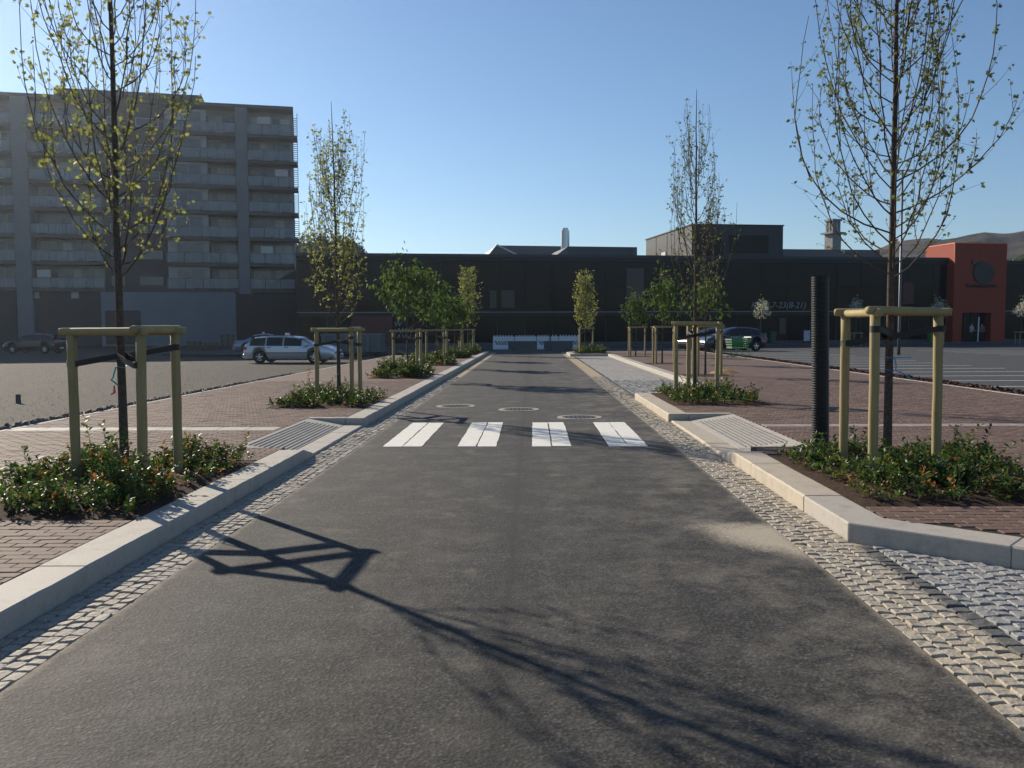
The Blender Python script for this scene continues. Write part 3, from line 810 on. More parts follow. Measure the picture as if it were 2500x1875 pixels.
while u < u1 - .2:
    if not (uT0 - 1.2 < u < uT1 + .2):
        for z0, z1 in ((3.01, 5.15), (5.2, 7.34)):
            me = MB().box(-w/2+.03, w/2-.03, -.02, .02, 0, z1-z0).build('glass_panel', M_BGLASS, mall)
            me.location = (u + w/2, 0.1, z0); me.rotation_euler = (R(random.gauss(0, .35)), 0, R(random.gauss(0, .35)))
        zz = (0.33, 2.61)
        me = MB().box(-w/2+.05, w/2-.05, -.02, .02, 0, zz[1]-zz[0]).build('shop_window', M_BGLASS2, mall)
        me.location = (u + w/2, 0.16, zz[0]); me.rotation_euler = (R(random.gauss(0, .3)), 0, R(random.gauss(0, .3)))
        MB().box(u-.03, u+.03, 0.02, .2, zz[0], zz[1]).build('mullion', M_CLAD, mall)
    u += w; k += 1
def wall_panel(name, xa, xb, ya, yb, mat, y=0.0, th=.05):
    a, b = mall_u(xa), mall_u(xb); xm = (xa+xb)/2
    return MB().box(a, b, y-th, y, mall_z(xm, yb), mall_z(xm, ya)).build(name, mat, mall)
wall_panel('beige_panel', 1196, 1212, 709, 752, M_BEIGE, 0.06, .03)  # flat brownish rectangles set on the facade
wall_panel('beige_panel', 1224, 1256, 709, 752, M_BEIGE, 0.06, .03)
wall_panel('beige_panel', 1530, 1572, 655, 740, M_BEIGE, 0.06, .03)
wall_panel('beige_panel', 1905, 1921, 776, 815, M_BEIGE, 0.1, .03)
wall_panel('red_panel', 856, 956, 764, 846, M_DRED, -0.005, .09)
wall_panel('red_panel', 2205, 2232, 690, 742, M_DRED, 0.06, .03)
M_SIGNTXT = plain('sign_letters', (0.22, 0.23, 0.245), 0.5, var=0.05)
M_DARKTXT = plain('dark_letters', (0.008, 0.011, 0.009), 0.5, var=0.1)
def text(body, size, mat, parent, loc, rot=(R(90), 0, 0), shear=0.0, ext=0.03, name='lettering', width=None, align='LEFT'):
    cu = bpy.data.curves.new(name, 'FONT'); cu.body = body; cu.size = size; cu.shear = shear; cu.extrude = ext; cu.align_x = align
    tmp = bpy.data.objects.new(name + '_tmp', cu); col.objects.link(tmp)
    dg = bpy.context.evaluated_depsgraph_get(); dg.update()
    me = bpy.data.meshes.new_from_object(tmp.evaluated_get(dg)); bpy.data.objects.remove(tmp)
    me.materials.clear(); me.materials.append(mat); me.name = name
    o = inst(name, me, parent, loc, rot)
    if width:
        xs = [v.co.x for v in me.vertices]; o.scale = (width/(max(xs)-min(xs)), 1, 1)
    return o
a, b = mall_u(1832), mall_u(1965)
text('KIWI 7-23(8-21)', 0.78, M_SIGNTXT, mall, (a, -0.12, mall_z(1900, 752)), shear=0.25, width=b-a)
M_REDTXT = plain('pale_letters', (0.30, 0.30, 0.33), 0.5, var=0.05)
for tx, ya in (('W', 797), ('AMN', 813), ('AVN', 828)):
    text(tx, 0.62, M_REDTXT, mall, (mall_u(960 if tx == 'W' else 965), -0.14, mall_z(975, ya)), shear=0.2)
# roof structures
def roof_box(name, xa, xb, ytop, off, depth, mat, z0=ZT-.3):
    a, b = mall_u(xa, off), mall_u(xb, off); return MB().box(a, b, off, off+depth, z0, mall_z(xa, ytop, off)).build(name, mat, mall)
bx_ = roof_box('roof_block', 1688, 1910, 549, 2.0, 14, M_CLAD)
a, b = mall_u(1688, 2.0), mall_u(1910, 2.0)
zt = mall_z(1688, 549, 2.0)
MB().box(a-.08, b+.08, 1.92, 16.1, zt, zt+.1).build('roof_cap', M_BLACK, bx_ if False else mall)
MB().box(a+.5, a+3.0, 1.93, 1.99, 8.1, zt-.8).build('roof_window', M_BGLASS, mall)
MB().box(a+3.6, a+7.4, 1.93, 1.99, 8.4, zt-.9).build('roof_window', M_BGLASS, mall)
for q in range(1, 4): MB().box(a-.03, a-.002, 2.0+q*3.5-.04, 2.0+q*3.5+.04, 8.0, zt-.02).build('cladding_joint', M_BLACK, mall)
MB().box(a-.08, a-.002, 9.3, 10.6, 8.0, 9.1).build('roof_hatch', plain('pale_hatch', (0.55, 0.55, 0.55), .5), mall)
roof_box('plant_room', 1386, 1544, 602, 6.0, 8, plain('plant_cladding', (0.055, 0.065, 0.078), .6, var=.08))
a, b = mall_u(1356, 6.0), mall_u(1385.9, 6.0); z1 = mall_z(1386, 602, 6)
mesh_obj('sloped_end', [(a, 6, ZT-.3), (b, 6, ZT-.3), (b, 14, ZT-.3), (a, 14, ZT-.3), (a, 6, z1-.9), (b, 6, z1), (b, 14, z1), (a, 14, z1-.9)], [(3,2,1,0),(4,5,6,7),(0,1,5,4),(1,2,6,5),(2,3,7,6),(3,0,4,7)], M_CLADL, mall)
a, b = mall_u(1213, 14), mall_u(1555, 14); z1 = mall_z(1213, 599, 14)
MB().add([(a-1.8, 14, ZT-.2), (a+4.6, 14, ZT-.2), (a, 14, z1), (a-1.8, 24, ZT-.2), (a, 24, z1), (b, 14, z1-.05), (b, 14, ZT-.2), (b, 24, z1-.05)], [(0, 1, 2), (2, 1, 6, 5), (0, 2, 4, 3), (2, 5, 7, 4)]).build('gable_roof', M_CLADL, mall)
MB().tube([(a-1.85, 13.9, ZT-.2), (a, 13.9, z1+.04), (a+4.7, 13.9, ZT-.15)], 0.11, 6).build('gable_trim', plain('white_trim', (0.6, 0.6, 0.6), .5), mall)
a = mall_u(1380, 10); z1 = mall_z(1380, 563, 10)
fl = MB().lathe([(0, z1), (.42, z1), (.42, ZT-.3)][::-1], 16, c=(a, 10, 0)).build('flue', M_STEEL, mall, False)
MB().lathe([(0, z1+.25), (.3, z1+.25), (.3, z1-.1)][::-1], 16, c=(a, 10, 0)).build('flue_cap', M_STEEL, mall)
roof_box('roof_upstand', 1911, 2146, 608, 6.0, 6, M_CLADL)
sheet('shop_pavement', [tuple((OM + EM*u_ + Vector((EM.y, -EM.x))*v_)[:]) for u_, v_ in ((u0, 3.2), (u1, 3.2), (u1, -.2), (u0, -.2))], 0.09, M_CONCDARK, 'narrow concrete pavement along the black shop front', 'pavement', thick=0.2)
ml = mall.matrix_basis.copy()
def mall_world(u, v, z=0.0):
    p = OM + EM*u + Vector((EM.y, -EM.x))*v      # v metres in front of the facade
    return Vector((p.x, p.y, z))

# ------------------------------------------------------------------ orange entrance tower
M_ORANGE = plain('orange_render', (0.27, 0.047, 0.021), 0.7, var=0.07, nscale=2, spec=0.3)
M_ORANGE_SUNLIT = plain('orange_sunlit', (0.75, 0.17, 0.06), 0.5, var=0.05)  # brighter copy of the orange, with sunlight put into the colour
a, b = uT0, uT1
zt = mall_z(2327, 597)
tw = tag(empty('entrance_tower', (OM.x, OM.y, 0), YAWM), 'orange entrance tower with dark round emblem on the shop front', 'tower')
da, db = mall_u(2334), mall_u(2404); zd = mall_z(2370, 764)
MB().box(a, da, -1.0, .3, -.1, zd).build('pier', M_ORANGE, tw)
MB().box(db, b, -1.0, .3, -.1, zd).build('pier', M_ORANGE, tw)
MB().box(a, b, -1.0, 3.4, zd+.002, zt).build('upper_wall', M_ORANGE, tw)
MB().box(a-.03, b+.02, -1.03, 3.43, zt+.001, zt+.09).build('coping', M_ORANGE_SUNLIT, tw)
MB().box(a-.06, a+.06, -1.06, -1.002, ZT-.6, zt).build('sunlit_edge', M_ORANGE_SUNLIT, tw)  # bright strip painted as the sunlit corner of the tower
MB().box(da, db, -.2, .2, .1, zd-.003).build('entrance_glass', M_BGLASS2, tw)
for q in (0.25, .5, .75): MB().box(da+(db-da)*q-.04, da+(db-da)*q+.04, -.28, -.203, .1, zd-.01).build('door_frame', M_CLAD, tw)
ec = mall_u(2382); ez = mall_z(2382, 668); er = (mall_u(2407)-mall_u(2357))/2
m = MB(); poly = []
for k in range(40):
    an = 2*math.pi*k/40; r = er*(1 + .07*math.cos(2*an+.4) + .03*math.cos(3*an)); poly.append((r*math.cos(an)*.95, r*math.sin(an)*1.05))
m.add([(ec+x, -1.12, ez+y) for x, y in poly] + [(ec+x, -1.002, ez+y) for x, y in poly], [tuple(range(40))] + [(i, 40+i, 40+(i+1) % 40, (i+1) % 40) for i in range(40)])
m.build('emblem', M_DARKTXT, tw)
MB().lathe([(0, -1.13), (.22, -1.12), (.24, -1.003)], 14, axis='y', c=(ec-er*.93, 0, ez+er*.92)).build('emblem_leaf', plain('emblem_bud', (0.05, 0.05, 0.05), .5), tw)
text('Kremmergaarden', 0.55, M_DARKTXT, tw, (mall_u(2341), -1.06, mall_z(2375, 703)), width=mall_u(2413)-mall_u(2341))

# stone vent tower behind the roof
p = at_y(2033, 600, 118); s_ = 118/FPX
st = tag(empty('stone_tower', (p.x, 118, 0), R(25)), 'weathered stone vent tower with open lantern above the shop roof', 'tower')
M_OLDSTONE = mat_granite('old_stone', (0.26, 0.255, 0.25), 0.0, 0.2, 3, 0.5, 0.1)
zb, zm, zt2 = at_y(2033, 612, 118).z, at_y(2033, 572, 118).z, at_y(2033, 536, 118).z
MB().box(-.72, .72, -.72, .72, -.2, zm).build('shaft', M_OLDSTONE, st)
MB().box(-1.1, 1.1, -1.1, 1.1, zm+.001, zm+.22).build('cornice', M_OLDSTONE, st)
for i in (-.52, 0, .52):
    for j in (-.52, .52): MB().box(i-.13, i+.13, j-.13, j+.13, zm+.22, zt2-.25).build('column', M_OLDSTONE, st)
MB().box(-.78, .78, -.78, .78, zt2-.249, zt2).build('cap_stone', M_OLDSTONE, st)

# ------------------------------------------------------------------ apartment block
PA = Vector((at_y(722, 700, 98).x, 98.0)); PB = Vector((at_y(0, 700, 90.5).x, 90.5))
EA = (PB - PA).normalized()                     # facade direction, towards the left of the picture
YAWA = math.atan2(-EA.y, -EA.x)                 # local +x runs to the picture's right, so u = -x
def ap_x(px, off=0.0):
    nrm = Vector((-math.sin(YAWA), math.cos(YAWA))); o = PA + nrm*off; e = Vector((math.cos(YAWA), math.sin(YAWA))); d = ray(px, 500)
    det = e.x*(-d.y) - (-d.x)*e.y
    return ((-o.x)*(-d.y) - (-d.x)*(-o.y))/det
def ap_z(px, py, off=0.0):
    nrm = Vector((-math.sin(YAWA), math.cos(YAWA))); e = Vector((math.cos(YAWA), math.sin(YAWA))); o = PA + nrm*off + e*ap_x(px, off); d = ray(px, py)
    return EYE + d.z*(o.y/d.y)
M_PIER = plain('grey_concrete_pier', (0.16, 0.172, 0.185), 0.85, var=0.08, nscale=.8, spec=0.2)
M_APWALL = plain('white_render', (0.34, 0.325, 0.31), 0.85, var=0.05, nscale=.8, spec=0.2)
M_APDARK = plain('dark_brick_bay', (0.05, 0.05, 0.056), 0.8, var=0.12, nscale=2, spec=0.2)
M_SLAB = plain('slab_edge', (0.085, 0.08, 0.076), 0.85, var=0.1, nscale=1, spec=0.2)
M_WIN = mat_glass('window_glass', (0.05, 0.06, 0.075), 0.08, 0.5)
M_WFRAME = plain('window_frame', (0.28, 0.28, 0.28), 0.5, var=0.04)
M_RAILGLASS = mat_glass('balcony_glass', (0.22, 0.26, 0.29), 0.15, 0.4, 0.45)
M_CURTAIN = plain('blind_white', (0.45, 0.44, 0.42), 0.8, var=.05)
M_APBASE = plain('basement_concrete', (0.17, 0.19, 0.215), 0.85, var=0.08, nscale=.5, spec=0.2)
ap = tag(empty('apartment_building', (PA.x, PA.y, -.15), YAWA), 'eight storey grey apartment block with glass balconies across the gravel lot', 'building')
ZP = ap_z(560, 706) + .15; ZR = ap_z(700, 268) + .15
FH = (ZR - ZP)/7.0
xl = ap_x(-420)
xbs = dict(d0=ap_x(607), d1=0.0, p0=ap_x(579), c2=ap_x(507), c1=ap_x(403), s0=ap_x(250), a1=ap_x(150), a0=ap_x(72), q0=ap_x(33))
MB().box(xl, 0, 1.9, 16, 0, ZR).build('wall', M_APWALL, ap)
MB().box(xl, .1, -.1, 16.2, ZR+.001, ZR+.35).build('roof', M_SLAB, ap)
MB().box(ap_x(143), ap_x(500), -.3, 8, ZR+.351, ZR+1.0).build('roof', M_SLAB, ap)
MB().box(xbs['p0'], xbs['d0'], -.1, 1.9, 0, ZR).build('pier', M_PIER, ap)
MB().box(xbs['q0'], xbs['a0'], -.1, 1.9, 0, ZR).build('pier', M_PIER, ap)
MB().box(ap_x(-215), ap_x(-180), -.1, 1.9, 0, ZR).build('pier', M_PIER, ap)
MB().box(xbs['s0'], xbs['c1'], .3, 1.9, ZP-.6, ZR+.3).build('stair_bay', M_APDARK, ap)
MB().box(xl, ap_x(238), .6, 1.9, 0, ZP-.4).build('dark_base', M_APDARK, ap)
MB().box(ap_x(238)+.01, ap_x(570), -.05, 1.9, 0, ZP-.35).build('base_wall', M_APBASE, ap)
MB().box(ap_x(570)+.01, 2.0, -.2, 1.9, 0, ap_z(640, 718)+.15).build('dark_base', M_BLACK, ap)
for q0, q1, za in ((262, 335, 799), (248, 263, 799)): MB().box(ap_x(q0), ap_x(q1), -.1, -.055, .2, ap_z(300, 758)+.15).build('base_door', M_APDARK, ap)
for xx in (75, 172): MB().box(ap_x(xx-9), ap_x(xx+9), .52, .598, ap_z(xx, 728)+.15, ap_z(xx, 708)+.15).build('base_window', M_CURTAIN, ap)
# chamfered underside at the right end
MB().add([(-4.5, 0, ZP-.5), (2.0, 0, ZP-.5), (2.0, 0, ZP+3.4), (-4.5, 1.8, ZP-.5), (2.0, 1.8, ZP-.5), (2.0, 1.8, ZP+3.4)], [(0, 1, 2), (3, 5, 4), (0, 2, 5, 3), (1, 4, 5, 2), (0, 3, 4, 1)]).build('corner_bracket', M_BLACK, ap)
rg2 = random.Random(4)
def bay(x0, x1, white_to=None, corner=False):
    for f in range(7):
        z = ZP + f*FH
        xr = x1 + (.55 if corner and f > 1 else 0)
        MB().box(x0, xr, -.25 if f else -.1, 1.89, z-.34, z).build('balcony_slab', M_SLAB, ap)
        n = max(2, round((x1-x0)/1.75)); ww = (x1-x0)/n
        for i in range(n):
            MB().box(x0+i*ww+.03, x0+(i+1)*ww-.03, -.2, -.18, z+.08, z+1.08).build('railing_pane', M_RAILGLASS, ap)
        rl = MB().box(x0, x1, -.22, -.16, z+1.08, z+1.13)
        for i in range(n+1): rl.box(x0+i*ww-.025, x0+i*ww+.025, -.21, -.17, z, z+1.08)
        rl.build('railing', M_CLAD, ap)
        # back wall windows
        nw = max(1, round((x1-x0)/2.6)); ww = (x1-x0)/nw
        for i in range(nw):
            a_, b_ = x0+i*ww+.3, x0+(i+1)*ww-.3
            fr = MB().box(a_-.08, b_+.08, 1.78, 1.88, z+.05, z+FH-.55).build('window', M_WFRAME, ap)
            mid = a_ + (b_-a_)*rg2.uniform(.4, .6)
            for c_, d_ in ((a_, mid-.04), (mid+.04, b_)):
                MB().box(c_, d_, 1.73, 1.775, z+.12, z+FH-.63).build('pane', M_CURTAIN if rg2.random() < .28 else M_WIN, fr)
        if rg2.random() < .8:      # things put out on the balcony
            q = rg2.uniform(x0+.5, x1-1.2); hh = rg2.uniform(.35, .95)
            MB().cbox(q, q+rg2.uniform(.35, .8), .3, .8, z+.002, z+hh, .05).build('balcony_box', rg2.choice((M_APDARK, M_PALLET, M_CURTAIN, M_ROWAN)), ap)
        if rg2.random() < .25:
            q = rg2.uniform(x0+.3, x1-1.6); MB().box(q, q+1.3, -.1, -.06, z+.06, z+1.9).build('wind_screen', M_CURTAIN, ap)
        if white_to:
            MB().box(x0+.1, white_to, .3, 1.7, z+.001, z+FH-.36).build('bay_wall', M_APWALL, ap) 
            fr = MB().box(x0+1.0, white_to-.5, .2, .295, z+.15, z+FH-.6).build('window', M_WFRAME, ap)
            MB().box(x0+1.08, (x0+white_to)/2+.2, .15, .195, z+.22, z+FH-.68).build('pane', M_WIN, fr)
            MB().box((x0+white_to)/2+.28, white_to-.58, .15, .195, z+.22, z+FH-.68).build('pane', M_WIN, fr)
bay(xbs['d0']+.01, -.05, corner=True)
bay(xbs['c1']+.01, xbs['p0']-.01, white_to=xbs['c2'])
bay(xbs['a0']+.01, xbs['s0']-.01, white_to=None)
bay(ap_x(-180)+.01, xbs['q0']-.01)
bay(xl, ap_x(-215)-.01)
for f in range(7):
    z = ZP + f*FH
    for a_, b_ in ((266, 297), (336, 392)):
        fr = MB().box(ap_x(a_), ap_x(b_), .22, .295, z+.35, z+1.25).build('window', M_WFRAME, ap); MB().box(ap_x(a_)+.08, ap_x(b_)-.08, .17, .215, z+.42, z+1.18).build('pane', M_WIN, fr)
    if f > 1:
        m = MB()
        for q in range(9): m.box(-.04, .5, -.05, -.01, z+.1+q*.22, z+.16+q*.22)
        m.box(.46, .52, -.06, 0, z, z+FH-.34); m.build('lattice', M_SLAB, ap)
for xx, hh in ((333, 1.0), (343, .9), (682, .3), (690, .3)):
    zt3 = ZR + (4.6 if xx < 400 else 1.5); MB().lathe([(0, zt3), (.16, zt3), (.16, ZR)][::-1], 10, c=(ap_x(xx, 5), 5, 0)).build('flue', M_STEEL, ap)

# ------------------------------------------------------------------ tree guards
def rough_log(p, q, r, seg=9, sides=12, seed=0, endround=False):
    rg = random.Random(seed); p = Vector(p); q = Vector(q); P = []; rad = []
    L = (q-p).length
    off = [0] + ([.012, .035] if endround else [])
    ts = [o/L for o in off] + [i/seg for i in range(1, seg)] + [1-o/L for o in reversed(off)]
    for t in ts:
        P.append(p.lerp(q, t) + Vector((rg.gauss(0, .0015), rg.gauss(0, .0015), 0)))
        e = min(t, 1-t)*L
        rad.append(r*(1 + rg.uniform(-.03, .03))*(0.86 if (endround and e < .006) else (0.96 if endround and e < .02 else 1)))
    m = MB(); m.tube(P, rad, sides); return m
def guard(base, corners, label, group, h=1.46, seed=1, far=False, sag=0.0):
    e = tag(empty('tree_guard', base), label, 'tree guard', group)
    rg = random.Random(seed); C3 = [Vector((c[0], c[1], 0)) for c in corners]; n = len(C3)
    sd = 6 if far else 14
    for i, c in enumerate(C3):
        lean = Vector((rg.gauss(0, .012), rg.gauss(0, .012), 0))
        rough_log(c - Vector((0, 0, .15)) + lean*0, c + Vector((0, 0, h-.075)) + lean, .043, 9, sd, seed*7+i).build('post', M_POST, e, True)
    for i in range(n):
        a, b = C3[i], C3[(i+1) % n]; d = (b-a).normalized()
        zz = h - .04 + (0.006 if i == 0 else -.006*i)
        o = rough_log(a - d*.10 + Vector((0, 0, zz)), b + d*.10 + Vector((0, 0, zz + rg.uniform(-.012, .012))), .038, 9, sd, seed*11+i, True).build('rail', M_RAIL, e, not far)
        if not far:
            o.data.shade_smooth(); 
    for i, c in enumerate(C3):
        z = h - rg.choice((.20, .27, .34)); m = MB()
        m.lathe([(.046, -.028), (.0475, -.027), (.0475, .027), (.046, .028)], 14, c=(c.x, c.y, z))
        d = (Vector((0, 0, 0)) - c); L = d.length; d.normalize(); s_ = Vector((-d.y, d.x, 0)); z2 = h - .27
        for sg in (-1, 1):
            p0 = c + d*.02 + s_*sg*.043; p1 = d*(L-.02) + c + s_*sg*.040
            hw = .026
            m.add([(p0.x, p0.y, z-hw), (p1.x, p1.y, z2-hw), (p1.x, p1.y, z2+hw), (p0.x, p0.y, z+hw),
                   (p0.x+s_.x*.003, p0.y+s_.y*.003, z-hw), (p1.x+s_.x*.003, p1.y+s_.y*.003, z2-hw), (p1.x+s_.x*.003, p1.y+s_.y*.003, z2+hw), (p0.x+s_.x*.003, p0.y+s_.y*.003, z+hw)],
                  [(0, 1, 2, 3), (7, 6, 5, 4), (0, 4, 5, 1), (3, 2, 6, 7)])
        m.build('strap', M_RUBBER, e)
    return e

# ------------------------------------------------------------------ trees
LEAF_MAPLE = [(0, 0, 0), (.28, -.42, .03), (.42, -.20, .0), (.72, -.34, -.03), (.68, -.12, .0), (1.0, 0, -.06), (.68, .12, .0), (.72, .34, -.03), (.42, .20, .0), (.28, .42, .03)]
LEAF_MAPLE_F = [(0, 1, 2), (0, 2, 3, 4), (0, 4, 5, 6), (0, 6, 7, 8), (0, 8, 9)]
LEAF_OVAL = [(0, 0, 0), (.3, -.24, .05), (.72, -.2, .03), (1.0, 0, -.05), (.72, .2, .03), (.3, .24, .05), (.5, 0, -.04)]
LEAF_OVAL_F = [(0, 1, 6), (1, 2, 6), (2, 3, 6), (3, 4, 6), (4, 5, 6), (5, 0, 6)]
LEAF_QUAD = [(0, 0, 0), (.5, -.28, .05), (1, 0, -.05), (.5, .28, .05)]
def trunk_path(h, rg, bend=0.03, base_r=.04):
    n = 16; P = []; rad = []; ox = oy = 0
    for i in range(n+1):
        t = i/n; ox += rg.normal()*bend*.25; oy += rg.normal()*bend*.25
        P.append((ox*t, oy*t, -.1 + (h+.1)*t)); rad.append(base_r*(1-t)**.85 + .004 + (.012*math.exp(-t*h*8)))
    return P, rad
def maple(base, h, seed, label, crown0=1.85, width=.95, nb=34, leaves=1.0, leaf=0.055, base_r=.038, far=False, group='columnar street trees', shape=LEAF_MAPLE, shapeF=LEAF_MAPLE_F, mat=None, low=0.55, clump=(2, 5), fill=1.0):
    rg = np.random.default_rng(seed)
    e = tag(empty('columnar_tree', base), label, 'tree', group)
    P, rad = trunk_path(h, rg, .03, base_r); PT = np.array(P)
    MB().tube(P, rad, 12 if not far else 6).build('trunk', M_BARK, e, True)
    def tp(z): return Vector((np.interp(z, PT[:, 2], PT[:, 0]), np.interp(z, PT[:, 2], PT[:, 1]), z))
    br = MB(); nodes = []   # (pos, dir)
    for b in range(nb):
        f = (b + rg.uniform(0, .8))/nb
        h0 = crown0 + (h*.78 - crown0)*f**1.15
        phi = b*2.399 + rg.normal()*.35
        Rm = width*(1.05 - .55*f)*rg.uniform(.6, 1.08); L = min(h*.97 - h0, rg.uniform(.9, 1.0)*(2.9 - .9*f))*(rg.uniform(.3, .6) if rg.random() < .35 else rg.uniform(.65, 1.0)); Rm *= (.55 + .45*min(1, L/1.6))
        if far: L *= 1.0
        ex = rg.uniform(1.5, 3.1); bw = rg.uniform(-.15, .3); n = 11; pts = []; s0 = tp(h0); wob = rg.normal(size=2)*.05
        for i in range(n+1):
            t = i/n; r = Rm*(1-(1-t)**ex)*(1 - bw*t*t); z = L*(.26*t + .74*t**1.45)
            a = phi + wob[0]*math.sin(t*4) ; pts.append(s0 + Vector((r*math.cos(a), r*math.sin(a), z)) + Vector((rg.normal()*.008, rg.normal()*.008, 0)))
        r0 = .0074*(1-.42*f)*rg.uniform(.8, 1.15)
        br.tube(pts, [r0*(1-.82*i/n) + .0013 for i in range(n+1)], 5 if not far else 3, False)
        if not far and L > .9 and rg.random() < .7:      # a fork that leaves the limb and climbs beside it
            i0 = int(rg.integers(2, 6)); ang = rg.uniform(-1, 1)*1.3; l2 = L*rg.uniform(.35, .65); o0 = Vector((math.cos(phi+ang), math.sin(phi+ang), 0))*rg.uniform(.1, .3)
            fk = [pts[i0] + o0*(1-(1-t)**2) + Vector((rg.normal()*.006, rg.normal()*.006, l2*(.35*t+.65*t**1.3))) for t in np.linspace(0, 1, 8)]
            br.tube(fk, [r0*.6*(1-.8*t) + .0011 for t in np.linspace(0, 1, 8)], 4, False)
            for i in range(1, 8):
                if rg.random() < .85: nodes.append((fk[i], (fk[i]-fk[i-1]).normalized()))
                if rg.random() < .5:
                    sd_ = Vector(rg.normal(size=3)).normalized(); q2 = fk[i] + (sd_*.8 + Vector((0, 0, .6))).normalized()*rg.uniform(.06, .2); br.tube([fk[i], q2], [.002, .001], 3, False); nodes.append((q2, sd_))
        # side twigs
        nt = int(rg.integers(7, 15)*(1-.35*f))
        for k in range(nt):
            t = rg.uniform(.16, .97); i = min(int(t*n), n-1); p = pts[i].lerp(pts[i+1], t*n-i); d = (pts[i+1]-pts[i]).normalized()
            sd_ = Vector(rg.normal(size=3)).normalized(); sd_ = (sd_ - d*sd_.dot(d)).normalized()
            l = rg.uniform(.10, .42)*(1.1-.5*t); td = (d*.75 + sd_*.75 + Vector((0, 0, .35))).normalized()
            q = [p, p + td*l*.5 + Vector((0, 0, l*.03)), p + td*l + Vector((0, 0, l*.16))]
            br.tube(q, [.0032, .0022, .0012], 3, False)
            for m_ in range(max(1, int(l/.11))): nodes.append((q[0].lerp(q[2], (m_+1)/max(1, int(l/.11))), td))
        for i in range(2, n+1):
            if rg.random() < .75: nodes.append((pts[i], (pts[i]-pts[i-1]).normalized()))
    br.build('branches', M_TWIG, e, not far)
    pos, dr = [], []
    for p, d in nodes:
        if rg.random() > leaves: continue
        for _ in range(int(rg.integers(clump[0], clump[1]+1))):
            o_ = Vector(rg.normal(size=3)).normalized(); v = (o_ + d*.5 + Vector((0, 0, -.25))).normalized()
            pos.append(p + o_*leaf*.25); dr.append(v)
    # hanging leaves on the lower stem sides
    pos = np.array([p[:] for p in pos]); dr = np.array([d_[:] for d_ in dr])
    d, s, nn = frames(dr, rg)
    o = scatter(shape, shapeF, pos, d, s, nn, rg.uniform(.55, 1.15, len(pos))*leaf, 'foliage', mat or M_MAPLE, e); o['kind'] = 'stuff'
    return e
def rowan(base, h, seed, label, spread=.85, crown0=1.5, group='leafy young trees', mat=None, leaf=.16, nl=34, nb=13, name='leafy_tree', leafcount=46, radius=.33):
    rg = np.random.default_rng(seed); e = tag(empty(name, base), label, 'tree', group)
    P, rad = trunk_path(h*.93, rg, .05, .030); PT = np.array(P)
    MB().tube(P, rad, 8).build('trunk', M_BARK, e, True)
    br = MB(); pos = []; dr = []
    for b in range(nb):
        f = (b+.5)/nb; z0 = crown0 + (h*.85-crown0)*f*.9; phi = b*2.4 + rg.normal()*.4
        s0 = Vector((np.interp(z0, PT[:, 2], PT[:, 0]), np.interp(z0, PT[:, 2], PT[:, 1]), z0)); l = spread*(1.05-.6*f)*rg.uniform(.6, 1.1)
        pts = [s0 + Vector((math.cos(phi)*l*t, math.sin(phi)*l*t, l*(.55*t+.35*t*t))) for t in (0, .35, .7, 1)]
        br.tube(pts, [.011, .008, .006, .003], 4, False)
        for t in (.45, .8, 1.0):
            c = pts[0].lerp(pts[3], t); k = int(leafcount*rg.uniform(.4, 1.2))
            R_ = rg.normal(size=(k, 3)); R_ = R_/np.linalg.norm(R_, axis=1)[:, None]*(rg.uniform(.15, 1, (k, 1))**.5)*radius*rg.uniform(.55, 1.05)
            for v in R_:
                pos.append(np.array(c[:]) + v*np.array([1, 1, .85])); dr.append(v*.6 + np.array([0, 0, -radius*.9]) + rg.normal(size=3)*radius*.4)
    top = np.array([PT[-1, 0], PT[-1, 1], h*.92])
    for _ in range(leafcount*2):
        v = rg.normal(size=3)*radius*.55; pos.append(top + v*np.array([1, 1, 1.2])); dr.append(v + np.array([0, 0, -radius*.6]))
    br.build('branches', M_TWIG, e, True)
    d, s, nn = frames(np.array(dr), rg)
    o = scatter(LEAF_QUAD, [(0, 1, 2, 3)], np.array(pos), d, s, nn, rg.uniform(.5, 1.1, len(pos))*leaf, 'foliage', mat or M_ROWAN, e); o['kind'] = 'stuff'
    return e

GL = [(.33, -.38), (.345, .37), (-.41, -.08)]                 # corners relative to the trunk (left row)
GR = [(-.295, -.42), (.455, -.02), (-.305, .30)]
T_L1 = (-3.74, 7.98, KH - .02); T_R1 = (3.355, 8.38, KH - .02)
maple(T_L1, 6.3, 21, 'tall columnar maple in the left bed beside the teal tie, leafing out', nb=44, leaves=1.0, width=1.0, leaf=.045)
maple(T_R1, 6.2, 33, 'tall columnar maple in the right bed beside the black pipe', nb=52, leaves=1.0, width=1.1, leaf=.043, clump=(2, 5), mat=M_MAPLE2)
T_L2 = (at_y(825, 800, 17.1).x, 17.1, KH-.02); T_R2 = (at_y(1697, 800, 17.4).x, 17.4, KH-.02)
maple(T_L2, 5.75, 45, 'slender columnar maple in the second bed along the left kerb', nb=50, leaves=.9, width=.70, leaf=.055, crown0=1.5, clump=(2, 5))
maple(T_R2, 6.0, 57, 'bare looking columnar maple in the bed beyond the right ramp', nb=44, leaves=.62, width=.78, leaf=.05, crown0=1.55, clump=(2, 4), mat=M_MAPLE2)
guard(T_L1, GL, 'wooden stake guard in the left bed with a teal tie on its tree', 'wooden tree guards', seed=2)
guard(T_R1, GR, 'wooden stake guard in the right bed beside the black pipe', 'wooden tree guards', h=1.60, seed=3)
guard(T_L2, GL, 'wooden stake guard in the second bed along the left kerb', 'wooden tree guards', seed=4)
guard(T_R2, [(-.42, -.36), (.38, -.25), (-.05, .42), ], 'wooden stake guard in the bed beyond the right ramp', 'wooden tree guards', h=1.54, seed=5)
left = [(994, 26.4, 3.55, 1.15), (1066, 34.9, 3.1, 1.0), (1111, 43.3, 2.9, .95)]
